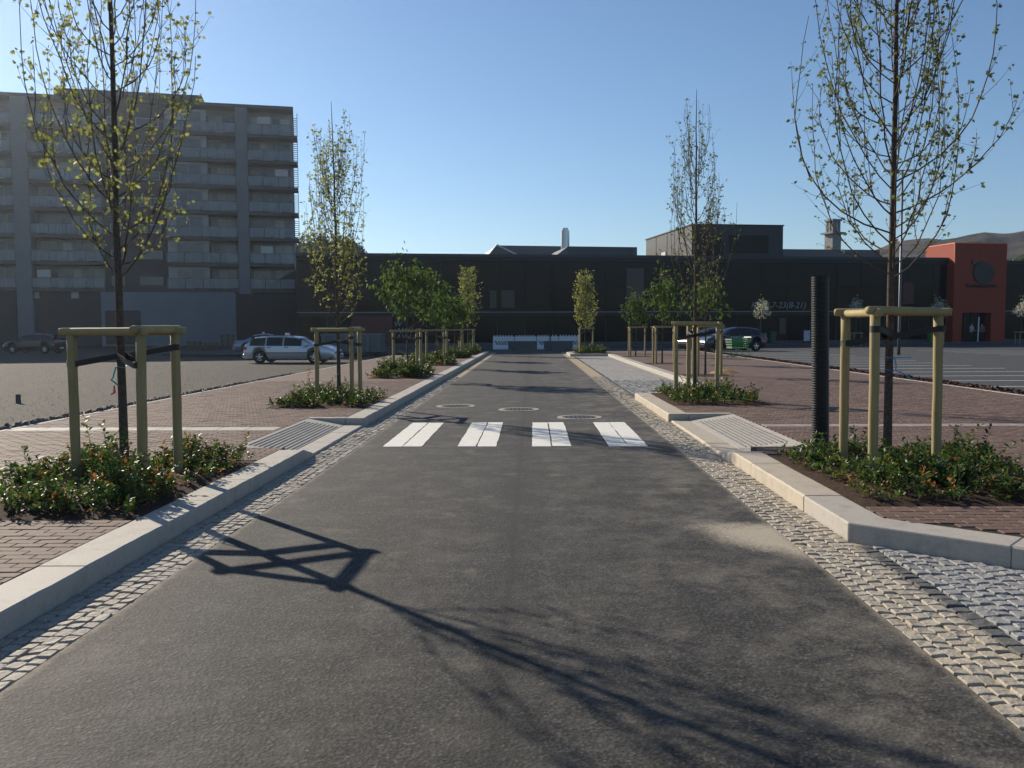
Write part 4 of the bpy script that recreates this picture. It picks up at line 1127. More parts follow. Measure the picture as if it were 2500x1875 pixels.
words = ['third', 'fourth', 'fifth']
for i, (px, y, h, sp) in enumerate(left):
    b = (at_y(px, 800, y).x, y, KH-.02)
    rowan(b, h, 60+i, 'bushy green leafed young tree, %s along the left kerb from the crossing' % ['second', 'third', 'fourth'][i], sp, crown0=1.35, leaf=.17, leafcount=38)
    guard(b, GL, 'wooden stake guard of the bushy tree, %s along the left kerb from the crossing' % ['second', 'third', 'fourth'][i], 'wooden tree guards', seed=8+i, far=True, h=1.42)
b = (at_y(1142, 800, 51.9).x, 51.9, KH-.02)
maple(b, 5.2, 71, 'narrow columnar tree at the far end of the left kerb', nb=40, leaves=1, width=.8, leaf=.12, far=True, crown0=1.3, shape=LEAF_QUAD, shapeF=[(0, 1, 2, 3)], clump=(2, 4))
guard(b, GL, 'wooden stake guard at the far end of the left kerb', 'wooden tree guards', seed=12, far=True, h=1.42)
b = (at_y(1428, 800, 50.3).x, 50.3, KH-.02)
maple(b, 5.0, 72, 'narrow columnar tree at the far end of the sett parking bay', nb=44, leaves=1, width=.7, leaf=.12, far=True, crown0=1.2, shape=LEAF_QUAD, shapeF=[(0, 1, 2, 3)], clump=(2, 4))
guard(b, GR, 'wooden stake guard at the far end of the sett parking bay', 'wooden tree guards', seed=13, far=True, h=1.46)
for i, (px, y, h) in enumerate(((1723, 26.2, 3.1), (1617, 35.0, 3.7), (1552, 43.8, 3.3))):
    b = (at_y(px, 800, y).x, y, KH-.02)
    rowan(b, h, 80+i, 'green leafed young tree in a bare square pit, %s behind the bay' % ['first', 'second', 'third'][i], .8, crown0=1.5, leaf=.16, leafcount=26 if i else 14)
    guard(b, GR, 'wooden stake guard at a bare square pit, %s behind the bay' % ['first', 'second', 'third'][i], 'wooden tree guards', seed=15+i, far=True, h=1.5)
    pit = tag(empty('tree_pit', (b[0], b[1], 0)), 'open square tree pit with bare soil behind the bay', 'tree pit', 'bare square tree pits', kind='structure')
    MB().box(-.7, .7, -.7, .7, .05, KH+.006).build('pit_soil', M_SOIL, pit)
BLL = ['beside the lettering on the shop front', 'left of the orange tower behind the lot', 'against the orange tower', 'right of the orange tower doorway']
for i, (px, y, h, mt) in enumerate(((1855, 68, 4.0, M_BLOSSOM), (2090, 71, 4.1, M_BLOSSOM), (2291, 73, 4.1, M_BLOSSOM), (2493, 74, 4.1, M_BLOSSOM))):
    b = (at_y(px, 800, y).x, y, -.02)
    rowan(b, h, 90+i, 'small white blossoming tree ' + BLL[i], .85, crown0=2.0, leaf=.13, leafcount=15, name='blossom_tree', mat=mt, group='white blossoming trees', nb=14, radius=.22)
    guard(b, GR, 'small stake guard of the blossoming tree ' + BLL[i], 'small stake guards by the shops', seed=25+i, far=True, h=1.1)

# ------------------------------------------------------------------ planting beds
def bed(x0, x1, y0, y1, nspr, seed, label, leaf=.046, hmax=.34, mound=0.05, soil_label=None, dry=.04):
    rg = np.random.default_rng(seed)
    so = tag(empty('planting_bed', ((x0+x1)/2, (y0+y1)/2, 0)), soil_label, 'planting bed', kind='structure')
    nx, ny = 16, 22; V = []
    for j in range(ny+1):
        for i in range(nx+1):
            u, v = i/nx, j/ny; ed = min(u, 1-u, v, 1-v)
            V.append(((u-.5)*(x1-x0), (v-.5)*(y1-y0), KH - .008 + mound*min(1, ed*6) + rg.normal()*.008*(ed > 0)))
    mesh_obj('soil', V, [(j*(nx+1)+i, j*(nx+1)+i+1, (j+1)*(nx+1)+i+1, (j+1)*(nx+1)+i) for j in range(ny) for i in range(nx)], M_SOIL, so, True)
    e = tag(empty('ground_cover', ((x0+x1)/2, (y0+y1)/2, KH)), label, 'shrubs', kind='stuff')
    ph = rg.uniform(0, 6, 6); st = MB(); pos, dr, pd, dd = [], [], [], []
    made = 0
    while made < nspr:
        x, y = rg.uniform(-.5, .5)*(x1-x0), rg.uniform(-.5, .5)*(y1-y0)
        dens = .46 + .52*math.sin(x*3.6+ph[0])*math.sin(y*3.1+ph[1]) + .28*math.sin(x*7+ph[2]+y*5)
        ed = min((.5*(x1-x0)-abs(x)), (.5*(y1-y0)-abs(y)))
        if ed < .14 and rg.random() < .6: continue
        if rg.random() > dens + .08 or ed < .03: continue
        made += 1
        H = hmax*(.25 + .75*rg.random()**1.2)*(.32 + 1.0*max(0, dens))*(1 if ed > .2 else .65)
        if rg.random() < .05: H *= 1.9
        an = rg.uniform(0, 6.28); ln = rg.uniform(.1, .9)
        pts = [Vector((x, y, .02)) + Vector((math.cos(an)*H*ln*t*t, math.sin(an)*H*ln*t*t, H*(t - .18*ln*t*t))) for t in (0, .35, .7, 1)]
        st.tube(pts, [.0032, .0027, .002, .0012], 3, False)
        isdry = rg.random() < dry
        k = int(7 + H*50)
        for j in range(k):
            t = .15 + .85*(j+rg.random())/k; ii = min(int(t*3), 2); p = pts[ii].lerp(pts[ii+1], t*3-ii)
            o_ = rg.normal(size=3); o_[2] = abs(o_[2])*.5 + .25; o_ /= np.linalg.norm(o_)
            (pd if isdry else pos).append(np.array(p[:]) + o_*.008); (dd if isdry else dr).append(o_)
    st.build('stems', M_TWIG, e)
    nl = int(nspr*.8); lp_ = np.stack([rg.uniform(-.48, .48, nl)*(x1-x0), rg.uniform(-.48, .48, nl)*(y1-y0), np.full(nl, mound + .004)], 1)
    d, s, nn = frames(rg.normal(size=(nl, 3))*np.array([1, 1, .15]), rg); s = unit(np.cross(np.array([[0, 0, 1.0]]) + rg.normal(size=d.shape)*.3, d)); nn = np.cross(d, s)
    o = scatter(LEAF_OVAL, LEAF_OVAL_F, lp_, d, s, nn, rg.uniform(.5, 1.1, nl)*leaf, 'leaf_litter', M_DRYLEAF, e); o['kind'] = 'stuff'
    for P_, D_, mt, nm in ((pos, dr, M_COVER, 'foliage'), (pd, dd, M_DRYLEAF, 'dry_foliage')):
        if not P_: continue
        d, s, nn = frames(np.array(D_), rg)
        up = np.array([[0, 0, 1.0]]); s = unit(np.cross(up + rg.normal(size=d.shape)*.45, d)); nn = np.cross(d, s)
        o = scatter(LEAF_OVAL, LEAF_OVAL_F, np.array(P_), d, s, nn, rg.uniform(.6, 1.25, len(P_))*leaf, nm, mt, e); o['kind'] = 'stuff'
b0 = BEDS_L[0]; bed(*b0, 900, 101, 'glossy green ground cover in the left bed with the teal tied tree', soil_label='dark soil bed around the teal tied tree', dry=.10, hmax=.27)
b0 = BED_R[0]; bed(*b0, 850, 102, 'glossy green ground cover in the right bed beside the black pipe', soil_label='dark soil bed around the tree by the black pipe', dry=.06, hmax=.24)
b0 = BEDS_L[1]; bed(*b0, 560, 103, 'low green shrubs in the second bed along the left kerb', soil_label='soil bed of the second tree along the left kerb', leaf=.05, hmax=.29, dry=.05)
b0 = BED_R[1]; bed(b0[0], b0[1], b0[2], b0[3], 560, 104, 'low green shrubs in the bed beyond the right ramp', soil_label='soil bed beyond the right ramp', leaf=.05, hmax=.29, dry=.06)
wl = ['third', 'fourth', 'fifth', 'sixth']
for i, b0 in enumerate(BEDS_L[2:]):
    bed(*b0, 420, 110+i, 'low green shrubs in the %s bed along the left kerb' % wl[i], soil_label='soil bed of the %s tree along the left kerb' % wl[i], leaf=.075, hmax=.42, dry=.05)
bed(2.4, 4.2, 48.75, 52.0, 380, 121, 'low green shrubs in the bed at the far end of the sett bay', soil_label='soil bed at the far end of the sett bay', leaf=.075, hmax=.4)
# ------------------------------------------------------------------ black drain pipe
p = on_z(2003, 1099, KH)
pp = tag(empty('drain_pipe', (p.x, p.y, KH-.05), 0), 'upright black corrugated plastic pipe beside the right bed', 'pipe')
prof = []; z = 0.0; H = 2.0
while z < H:
    prof += [(.091, z), (.097, z+.006), (.097, z+.015), (.091, z+.021)]; z += .028
prof += [(.094, H+.02), (.082, H+.02), (.080, H-.3)]
o = MB().lathe(prof, 28).build('tube', M_PIPE, pp)
o.rotation_euler = (R(.5), R(-1.2), 0)

# strings tied to trunks
M_TEAL = plain('teal_string', (0.06, 0.42, 0.42), .5); M_BLUE = plain('blue_string', (0.02, 0.28, 0.55), .5); M_REDTAG = plain('red_tape', (0.65, 0.07, 0.04), .5)
tx, ty, tz = T_L1
e = tag(empty('string_tie', (tx, ty, 0)), 'teal string with red tape tied round the left trunk', 'string')
m = MB(); m.tube([(.042*math.cos(a), .042*math.sin(a), 1.20 + .006*math.sin(a*2)) for a in np.linspace(0, 6.28, 17)], .004, 5)
m.tube([(-.035, -.03, 1.20), (-.05, -.045, 1.14), (-.058, -.05, 1.10)], .007, 5); m.tube([(-.058, -.05, 1.10), (-.075, -.055, 1.085), (-.05, -.06, 1.07), (-.03, -.055, 1.05), (-.01, -.052, 1.03)], .007, 5)
m.build('string', M_TEAL, e)
MB().add([(-.055, -.05, 1.03), (-.04, -.052, 1.035), (-.035, -.055, .965), (-.06, -.05, .97), (-.085, -.05, .955), (-.08, -.05, .945)], [(0, 1, 2, 3), (3, 2, 5, 4)]).build('tape', M_REDTAG, e)
tx, ty, tz = T_R1
e = tag(empty('string_tie', (tx, ty, 0)), 'bright blue string with loose ends tied round the right trunk', 'string')
m = MB()
for zz in (1.24, 1.12): m.tube([(.044*math.cos(a), .044*math.sin(a), zz + .006*math.sin(a*2)) for a in np.linspace(0, 6.28, 17)], .0035, 5)
m.tube([(.04, -.02, 1.24), (.09, -.04, 1.243), (.15, -.05, 1.245), (.18, -.05, 1.24)], .005, 5)
m.tube([(.04, -.03, 1.23), (.05, -.04, 1.17), (.045, -.045, 1.12), (.10, -.05, 1.10), (.15, -.05, 1.07), (.175, -.05, 1.045)], .006, 5)
m.build('string', M_BLUE, e)

# ------------------------------------------------------------------ road barrier and concrete blocks
M_WHITEPL = plain('white_plastic', (0.62, 0.64, 0.66), .5, var=.05); M_BLK = plain('black_mark', (0.02, 0.02, 0.022), .6)
x0, x1 = at_y(1203, 820, 66).x, at_y(1418, 820, 66).x
rb_ = tag(empty('road_barrier', (0, 66, -.02)), 'white plastic road barrier with black diagonal stripes closing the lane', 'barrier')
n = 4; ww = (x1-x0)/n
for i in range(n):
    a, b = x0+i*ww+.02, x0+(i+1)*ww-.02
    sec = MB().xprism([(-.28, 0), (-.28, .12), (-.10, .3), (-.09, .96), (.09, .96), (.10, .3), (.28, .12), (.28, 0)], a, b).build('barrier_section', M_WHITEPL, rb_)
    q = a + .06
    while q < b - .1: MB().box(q, q+.09, -.08, .08, .961, 1.06).build('lug', M_WHITEPL, sec); q += .215
    q = a + .1
    while q < b - .35:
        MB().add([(q, -.115, .62), (q+.10, -.115, .62), (q+.34, -.125, .34), (q+.24, -.125, .34)], [(3, 2, 1, 0)]).build('stripe', M_BLK, sec); q += .22
xm = at_y(1343, 800, 66).x; MB().box(xm-.04, xm+.04, -.16, -.11, .62, 1.12).build('marker', M_BLK, rb_)
for xa, xb, lab in ((1241, 1311, 'long grey concrete block on the road before the barrier, beside the left kerb'), (1328, 1398, 'long grey concrete block on the road before the barrier, beside the far bay')):
    a, b = at_y(xa, 840, 62.5).x, at_y(xb, 840, 62.5).x
    e = tag(empty('concrete_block', ((a+b)/2, 62.5, -.02)), lab, 'concrete block', 'concrete blocks at the barrier')
    MB().cbox(-(b-a)/2, (b-a)/2, -.3, .3, .09, .66, .025).build('block', M_CONCDARK, e)
    for s_ in (-.6, .6): MB().box(s_-.2, s_+.2, -.29, .29, 0, .089).build('foot', M_CONCDARK, e)

# ------------------------------------------------------------------ vehicles
M_TYRE = plain('tyre', (0.012, 0.012, 0.012), .8, var=.2); M_RIM = plain('alloy', (0.5, 0.5, 0.52), .3, .8, var=.05)
M_CARGLASS = mat_glass('car_glass', (0.012, 0.014, 0.017), .04, .5); M_TAIL = plain('tail_lamp', (0.5, 0.03, 0.02), .25); M_LAMP = plain('head_lamp', (0.75, 0.77, 0.8), .1, .6)
M_TRIM = plain('car_trim', (0.02, 0.02, 0.022), .5)
def paint(name, c, metal=.5): return plain(name, c, .3, metal, .5, .03, 3, coat=.8)
M_SILVER = paint('silver_paint', (0.50, 0.53, 0.58)); M_SILVER2 = paint('pale_blue_paint', (0.20, 0.235, 0.33)); M_DKBLUE = paint('dark_blue_paint', (0.018, 0.022, 0.035), .3); M_BLKP = paint('black_paint', (0.02, 0.02, 0.022), .3); M_PURP = paint('dark_purple_paint', (0.012, 0.011, 0.017), .3)
CARS = {
 'wagon': dict(L=4.8, W=1.79, top=[(0, .52), (.03, .86), (.10, .98), (.55, 1.35), (1.2, 1.41), (2.1, 1.42), (2.75, 1.37), (3.0, 1.30), (3.62, 1.0), (4.1, .93), (4.5, .82), (4.74, .66), (4.8, .5)],
      win=[(.34, 1.16), (1.22, 2.08), (2.14, 3.08)], rear=(.10, .55), front=(2.98, 3.64), belt=.88, wheels=(.86, 3.72), rails=True),
 'sedan': dict(L=4.6, W=1.76, top=[(0, .52), (.04, .88), (.2, .97), (.75, 1.0), (1.35, 1.33), (1.9, 1.44), (2.4, 1.45), (2.8, 1.36), (3.45, .97), (4.0, .9), (4.35, .78), (4.55, .62), (4.6, .5)],
      win=[(1.25, 1.98), (2.05, 2.8)], rear=(.78, 1.38), front=(2.78, 3.48), belt=.92, wheels=(.92, 3.6), rails=False),
 'hatch': dict(L=4.3, W=1.80, top=[(0, .55), (.04, .95), (.12, 1.05), (.5, 1.42), (1.1, 1.53), (1.9, 1.55), (2.4, 1.47), (2.6, 1.40), (3.3, 1.02), (3.8, .95), (4.1, .82), (4.26, .64), (4.3, .5)],
      win=[(.55, 1.05), (1.12, 1.9), (1.98, 2.65)], rear=(.12, .5), front=(2.55, 3.32), belt=.98, wheels=(.78, 3.42), rails=False),
}
def car(kind, mat, loc, rz, label, group=None, sign=False, name='parked_car'):
    S = CARS[kind]; L, W = S['L'], S['W']; e = tag(empty(name, loc, rz), label, 'car', group)
    wr = .32; arch = .37; zc = .32
    xs = set([x for x, _ in S['top']]) | {0.0, L} | set(S['rear']) | set(S['front'])
    for a, b in S['win']: xs |= {a, b}
    for c in S['wheels']: xs |= {c + arch*math.cos(t) for t in np.linspace(0, math.pi, 9)}
    xs |= set(np.linspace(0, L, 22)); xs = sorted(xs); ys = [xs[0]]
    for x in xs[1:]:
        if x - ys[-1] > .012: ys.append(x)
    xs = ys; tx, tz = zip(*S['top'])
    rings = []
    for x in xs:
        zt = float(np.interp(x, tx, tz)); w = W/2*(1 - .16*max(0, (x-L+.9)/.9)**2 - .10*max(0, (.6-x)/.6)**2)
        zb = min(S['belt'] + .03*(1-x/L), zt-.02); zlow = .24
        for c in S['wheels']:
            if abs(x-c) < arch: zlow = max(zlow, zc + math.sqrt(arch**2-(x-c)**2))
        zlow = min(zlow, zb-.06); gh = max(0, zt-zb); wt = max(.25, w*.96 - gh*.42)
        rings.append([(w*.93, zlow), (w*.99, min(zlow+.1, zb-.05)), (w, max(zlow+.06, min(.60, zb-.04))), (w*.97, zb), (wt, zb + gh*.86), (wt*.86, zt), (0, zt+.015)])
    V = []; m = 7
    for x, r in zip(xs, rings):
        for sg in (1, -1):
            for y, z in r: V.append((x, y*sg, z))
    body, wins = [], {}
    def quad(i, s, k): 
        a = i*2*m + s*m + k; b = (i+1)*2*m + s*m + k; q = (a, b, b+1, a+1); return q if s == 1 else q[::-1]
    for i in range(len(xs)-1):
        xm = (xs[i]+xs[i+1])/2
        for s in (0, 1):
            for k in range(m-1):
                q = quad(i, s, k); tgt = None
                if k == 3:
                    for j, (a, b) in enumerate(S['win']):
                        if a < xm < b: tgt = 'w%d%d' % (j, s)
                if k in (4, 5):
                    if S['front'][0] < xm < S['front'][1]: tgt = 'windscreen'
                    if S['rear'][0] < xm < S['rear'][1]: tgt = 'rear_window'
                (wins.setdefault(tgt, []) if tgt else body).append(q)
    for i in (0, len(xs)-1):
        a = list(range(i*2*m, i*2*m+m)); b = list(range(i*2*m+m, i*2*m+2*m)); f = a + b[::-1][1:]; body.append(tuple(f) if i else tuple(f[::-1]))
    bo = mesh_obj('body', V, body, mat, e, True)
    for k, fs in wins.items():
        used = sorted({v for f in fs for v in f}); mp = {v: i for i, v in enumerate(used)}
        mesh_obj('window' if k[0] == 'w' and k != 'windscreen' else k, [V[v] for v in used], [tuple(mp[v] for v in f) for f in fs], M_CARGLASS, e, True)
    MB().box(.15, L-.15, -W/2*.88, W/2*.88, .17, .62).build('underbody', M_TRIM, e)
    for c in S['wheels']:
        for s in (-1, 1):
            w = empty('wheel', (c, s*(W/2-.10), zc)); w.parent = e
            MB().lathe([(.2, -.1), (.28, -.11), (.315, -.08), (.32, 0), (.315, .08), (.28, .11), (.2, .1)], 26, axis='y').build('tyre', M_TYRE, w, True)
            rm = MB().lathe([(.205, -.07), (.215, .07)], 22, axis='y')
            for q in range(5):
                an = q*2*math.pi/5 + .3; d = Vector((math.cos(an), 0, math.sin(an))); t_ = Vector((-math.sin(an), 0, math.cos(an)))
                P0 = Vector((0, s*.085, 0)); rm.add([P0 - t_*.035, P0 + t_*.035, P0 + d*.205 + t_*.028 - Vector((0, s*.012, 0)), P0 + d*.205 - t_*.028 - Vector((0, s*.012, 0))], [(0, 1, 2, 3)])
            rm.build('rim', M_RIM, w)
    for s in (-1, 1):
        MB().box(.55, L-.75, s*(W/2+.004)-.008, s*(W/2+.004)+.008, .52, .565).build('side_trim', M_TRIM, e)
        MB().box(-.015, .16, min(s*W/2*.62, s*W/2*.965), max(s*W/2*.62, s*W/2*.965), .70, .86).build('tail_lamp', M_TAIL, e)
        h = MB().lathe([(.0, .12), (.07, .10), (.10, .0)], 12, axis='z', c=(0, 0, 0)).build('headlight', M_LAMP, e, True); h.rotation_euler = (0, R(70), 0); h.location = (L-.20, s*W/2*.66, .66); h.scale = (.8, 2.2, 1)
        MB().cbox(S['front'][1]-.42, S['front'][1]-.22, s*(W/2+.08)-.09, s*(W/2+.08)+.09, .92, 1.05, .03).build('mirror', mat, e)
        for a, b in S['win'][-2:]: MB().box(a+.08, a+.24, s*W/2-.012, s*W/2+.012, .80, .84).build('door_handle', M_TRIM, e)
        if S['rails']: MB().tube([(.6, s*.55, 1.36), (.75, s*.55, 1.43), (2.4, s*.55, 1.44), (2.6, s*.55, 1.38)], .018, 6).build('roof_rail', M_TRIM, e)
    MB().cbox(-.06, .12, -W/2*.9, W/2*.9, .28, .50, .04).build('bumper', mat, e)
    MB().cbox(L-.14, L+.05, -W/2*.80, W/2*.80, .26, .48, .04).build('bumper', mat, e)
    MB().box(L-.03, L+.035, -.42, .42, .50, .60).build('grille', M_TRIM, e)
    MB().box(-.075, -.062, -.26, .26, .36, .47).build('number_plate', M_WHITEPL, e)
    if sign: MB().cbox(2.0, 2.14, -.17, .17, S['top'][5][1]+.005, S['top'][5][1]+.14, .02).build('roof_sign', M_WHITEPL, e)
    return e
def place_car(kind, mat, xa, xb, y, z, rz, label, flip=False, **kw):
    """car whose middle shows between photo columns xa and xb at depth y"""
    c = at_y((xa+xb)/2, 840, y); L = CARS[kind]['L']; d = Vector((math.cos(rz), math.sin(rz)))
    return car(kind, mat, (c.x - d.x*L/2, y - d.y*L/2, z), rz, label, **kw)
place_car('wagon', M_SILVER, 601, 834, 46, -.2, R(-4), 'silver estate car with roof rails on the gravel', group='cars parked on the gravel', sign=True)
place_car('sedan', M_SILVER2, 574, 730, 64, -.2, R(14), 'pale blue silver saloon parked behind the estate car', group='cars parked on the gravel', sign=True)
place_car('hatch', M_PURP, 5, 165, 68, -.2, R(180-4), 'dark purple car in the shade before the apartment block', group='cars parked on the gravel')
place_car('hatch', M_DKBLUE, 1700, 1866, 57.5, .0, R(180+16), 'dark blue car behind the green shopping trolley', group='dark cars at the parking lot')
place_car('hatch', M_BLKP, 1662, 1800, 62.5, -.02, R(180+24), 'black car with bright headlight parked behind the dark blue car', group='dark cars at the parking lot')

# skip container, pallets by the wall
M_SKIP = plain('grey_green_steel', (0.13, 0.17, 0.18), .5, .3, var=.15)
c0, c1 = at_y(792, 850, 58).x, at_y(936, 850, 58).x
e = tag(empty('skip_container', ((c0+c1)/2, 58, -.2), R(3)), 'long grey green steel skip behind the estate car', 'container')
h = (c1-c0)/2
MB().xprism([(-.9, .25), (-1.05, 1.35), (1.05, 1.35), (.9, .25)], -h, h).build('tub', M_SKIP, e)
for q in np.linspace(-h+.2, h-.2, 6): MB().box(q-.05, q+.05, -1.14, -1.02, .3, 1.34).build('rib', M_SKIP, e)
MB().box(-h-.05, h+.05, -1.12, 1.12, 1.351, 1.45).build('rim', M_SKIP, e)
for q in (-h+.5, h-.9): MB().box(q, q+.4, -.8, .8, 0, .249).build('skid', M_TRIM, e)
for i, (px, n, y) in enumerate(((475, 5, 80), (515, 4, 80), (556, 9, 81))):
    p = at_y(px, 840, y)
    e = tag(empty('pallet_stack', (p.x, y, -.2), R(14)), ['stack of five wooden pallets at the concrete wall', 'low stack of four wooden pallets at the concrete wall', 'tall stack of nine wooden pallets at the concrete wall'][i], 'pallets', 'pallet stacks along the wall')
    for k in range(n):
        pl_ = empty('pallet', (random.uniform(-.04, .04), random.uniform(-.04, .04), k*.147), random.gauss(0, .03)); pl_.parent = e
        m = MB()
        for q in (-.55, -.27, 0, .27, .55): m.box(q-.06, q+.06, -.4, .4, .122, .144)
        for q in (-.34, 0, .34):
            m.box(-.6, .6, q-.05, q+.05, .1, .1215); m.box(-.6, .6, q-.05, q+.05, 0, .022)
            for z_ in (-.5, 0, .5): m.box(z_-.07, z_+.07, q-.05, q+.05, .0225, .0995)
        m.build('boards', M_PALLET, pl_)

# ------------------------------------------------------------------ shopping trolley
M_GREEN = plain('green_plastic', (0.03, 0.24, 0.06), .4, var=.1); M_CHROME = plain('painted_tube', (0.05, 0.30, 0.10), .35, .3)
p = at_y(1801, 860, 42.0)
tr = tag(empty('shopping_trolley', (p.x, 42.0, .05), R(200)), 'green shopping trolley standing at the edge of the lot', 'shopping trolley')
m = MB()
def bpt(u, v, w): # u 0..1 along, v -1..1 across, w 0..1 height
    return (-.45 + .9*u + .06*(w)*(1 if u > .5 else -.0), v*(.23 + .06*u*0 + .05*w), .52 + .40*w + .06*w*(1-u))
for w in np.linspace(0, 1, 6):
    for v in (-1, 1): m.tube([bpt(0, v, w), bpt(1, v, w)], .011 if 0 < w < 1 else .016, 5)
    for u in (0, 1): m.tube([bpt(u, -1, w), bpt(u, 1, w)], .011 if 0 < w < 1 else .016, 5)
for u in np.linspace(0, 1, 12):
    for v in (-1, 1): m.tube([bpt(u, v, 0), bpt(u, v, 1)], .009, 5)
    m.tube([bpt(u, -1, 0), bpt(u, 1, 0)], .009, 5)
for v in np.linspace(-1, 1, 7):
    for u in (0, 1): m.tube([bpt(u, v, 0), bpt(u, v, 1)], .009, 5)
m.build('basket', M_GREEN, tr)
m = MB()
for v in (-.27, .27):
    m.tube([(-.55, v, 1.02), (-.42, v, .9), (-.38, v, .5), (-.46, v, .12)], .016, 6)
    m.tube([(-.46, v, .14), (.0, v, .17), (.42, v*.8, .13)], .016, 6); m.tube([(.42, v*.8, .13), (.15, v*.85, .34), (.25, v*.85, .52)], .014, 6)
m.build('frame', M_CHROME, tr)
MB().tube([(-.55, -.29, 1.02), (-.55, .29, 1.02)], .02, 8).build('handle', plain('grey_handle', (0.35, 0.36, 0.42), .4), tr)
for x_, v in ((-.46, -.27), (-.46, .27), (.42, -.21), (.42, .21)):
    MB().lathe([(0, -.015), (.062, -.015), (.065, 0), (.062, .015), (0, .015)], 14, axis='y', c=(x_, v, .065)).build('caster', M_TYRE, tr)

# ------------------------------------------------------------------ lamp, bins, sign board, sand heap
p = at_y(2204, 418, 48.0)
lp = tag(empty('street_lamp', (p.x, 48.0, .02)), 'tall grey street lamp standing on the parking lot', 'street lamp')
M_POLE = plain('grey_pole', (0.12, 0.12, 0.125), .45, .5)
MB().tube([(0, 0, 0), (0, 0, 1.2), (0, 0, p.z)], [.085, .075, .045], 12).build('pole', M_POLE, lp, True)
MB().tube([(-.5, 0, p.z+.02), (.3, 0, p.z+.02)], .03, 8).build('arm', M_POLE, lp)
for q in (-.75, .45): MB().cbox(q-.32, q+.32, -.13, .13, p.z-.03, p.z+.06, .025).build('lamp_head', plain('lamp_grey', (0.45, 0.46, 0.47), .4, .4) if q < 0 else MATS['lamp_grey'], lp)
M_BIN = plain('green_bin', (0.02, 0.28, 0.04), .5)
def wheelie(u, v, label, mt):
    q = mall_world(u, v, .09); e = tag(empty('waste_bin', q, YAWM), label, 'bin', 'green bins at the shop front')
    MB().add([(-.24, -.26, .06), (.24, -.26, .06), (.24, .26, .06), (-.24, .26, .06), (-.3, -.34, .98), (.3, -.34, .98), (.3, .34, .98), (-.3, .34, .98)], [(3,2,1,0),(4,5,6,7),(0,1,5,4),(1,2,6,5),(2,3,7,6),(3,0,4,7)]).build('tub', mt, e)
    MB().xprism([(-.4, .985), (-.38, 1.04), (.2, 1.12), (.37, 1.08), (.37, .985)], -.33, .33).build('lid', mt, e)
    for s in (-1, 1): MB().lathe([(0, -.03), (.1, -.03), (.1, .03), (0, .03)], 12, axis='y', c=(s*.2, .28, .1)).build('wheel', M_TYRE, e)
wheelie(mall_u(2262), 1.0, 'bright green wheeled bin left of the orange tower', M_BIN)
wheelie(mall_u(1872), 1.2, 'dark green wheeled bin beside the blossoming tree', plain('dark_green_bin', (0.012, 0.06, 0.045), .5))
q = mall_world(mall_u(1952), 1.5, .09); e = tag(empty('sign_board', q, YAWM), 'white poster board standing at the shop front', 'sign')
MB().cbox(-.35, .35, -.05, .05, .12, 1.2, .02).build('board', M_CLAD, e); MB().box(-.29, .29, -.056, -.0505, .2, 1.12).build('poster', plain('poster_paper', (0.42, 0.43, 0.47), .6, var=.35, nscale=5), e)
for s in (-.28, .28): MB().box(s-.03, s+.03, -.2, .2, 0, .118).build('foot', M_CLAD, e)
sp = tag(empty('sand_heap', (at_y(1772, 910, 27.2).x, 27.2, KH)), 'low heap of orange sand beside the first bare tree pit', 'sand')
rg = np.random.default_rng(9); V = [(0, 0, .13)]; F = []
for r_ in range(1, 5):
    for k in range(16):
        an = 2*math.pi*k/16; V.append((r_/4*.55*math.cos(an)*rg.uniform(.85, 1.1), r_/4*.35*math.sin(an)*rg.uniform(.85, 1.1), .13*(1-r_/4)**1.0 + rg.uniform(0, .015)*(r_ < 4)))
for k in range(16): F.append((0, 1+k, 1+(k+1) % 16))
for r_ in range(3):
    for k in range(16): F.append((1+r_*16+k, 1+(r_+1)*16+k, 1+(r_+1)*16+(k+1) % 16, 1+r_*16+(k+1) % 16))
mesh_obj('mound', V, F, plain('orange_sand', (0.32, 0.17, 0.075), .95, var=.2), sp, True)
p = on_z(45, 985, -.2)
e = tag(empty('pipe_stub', (p.x, p.y, -.2)), 'short grey pipe stub sticking out of the gravel rubble', 'pipe')
MB().lathe([(.06, 0), (.055, .22), (.042, .22), (.042, .1)], 14).build('stub', M_CONCDARK, e)

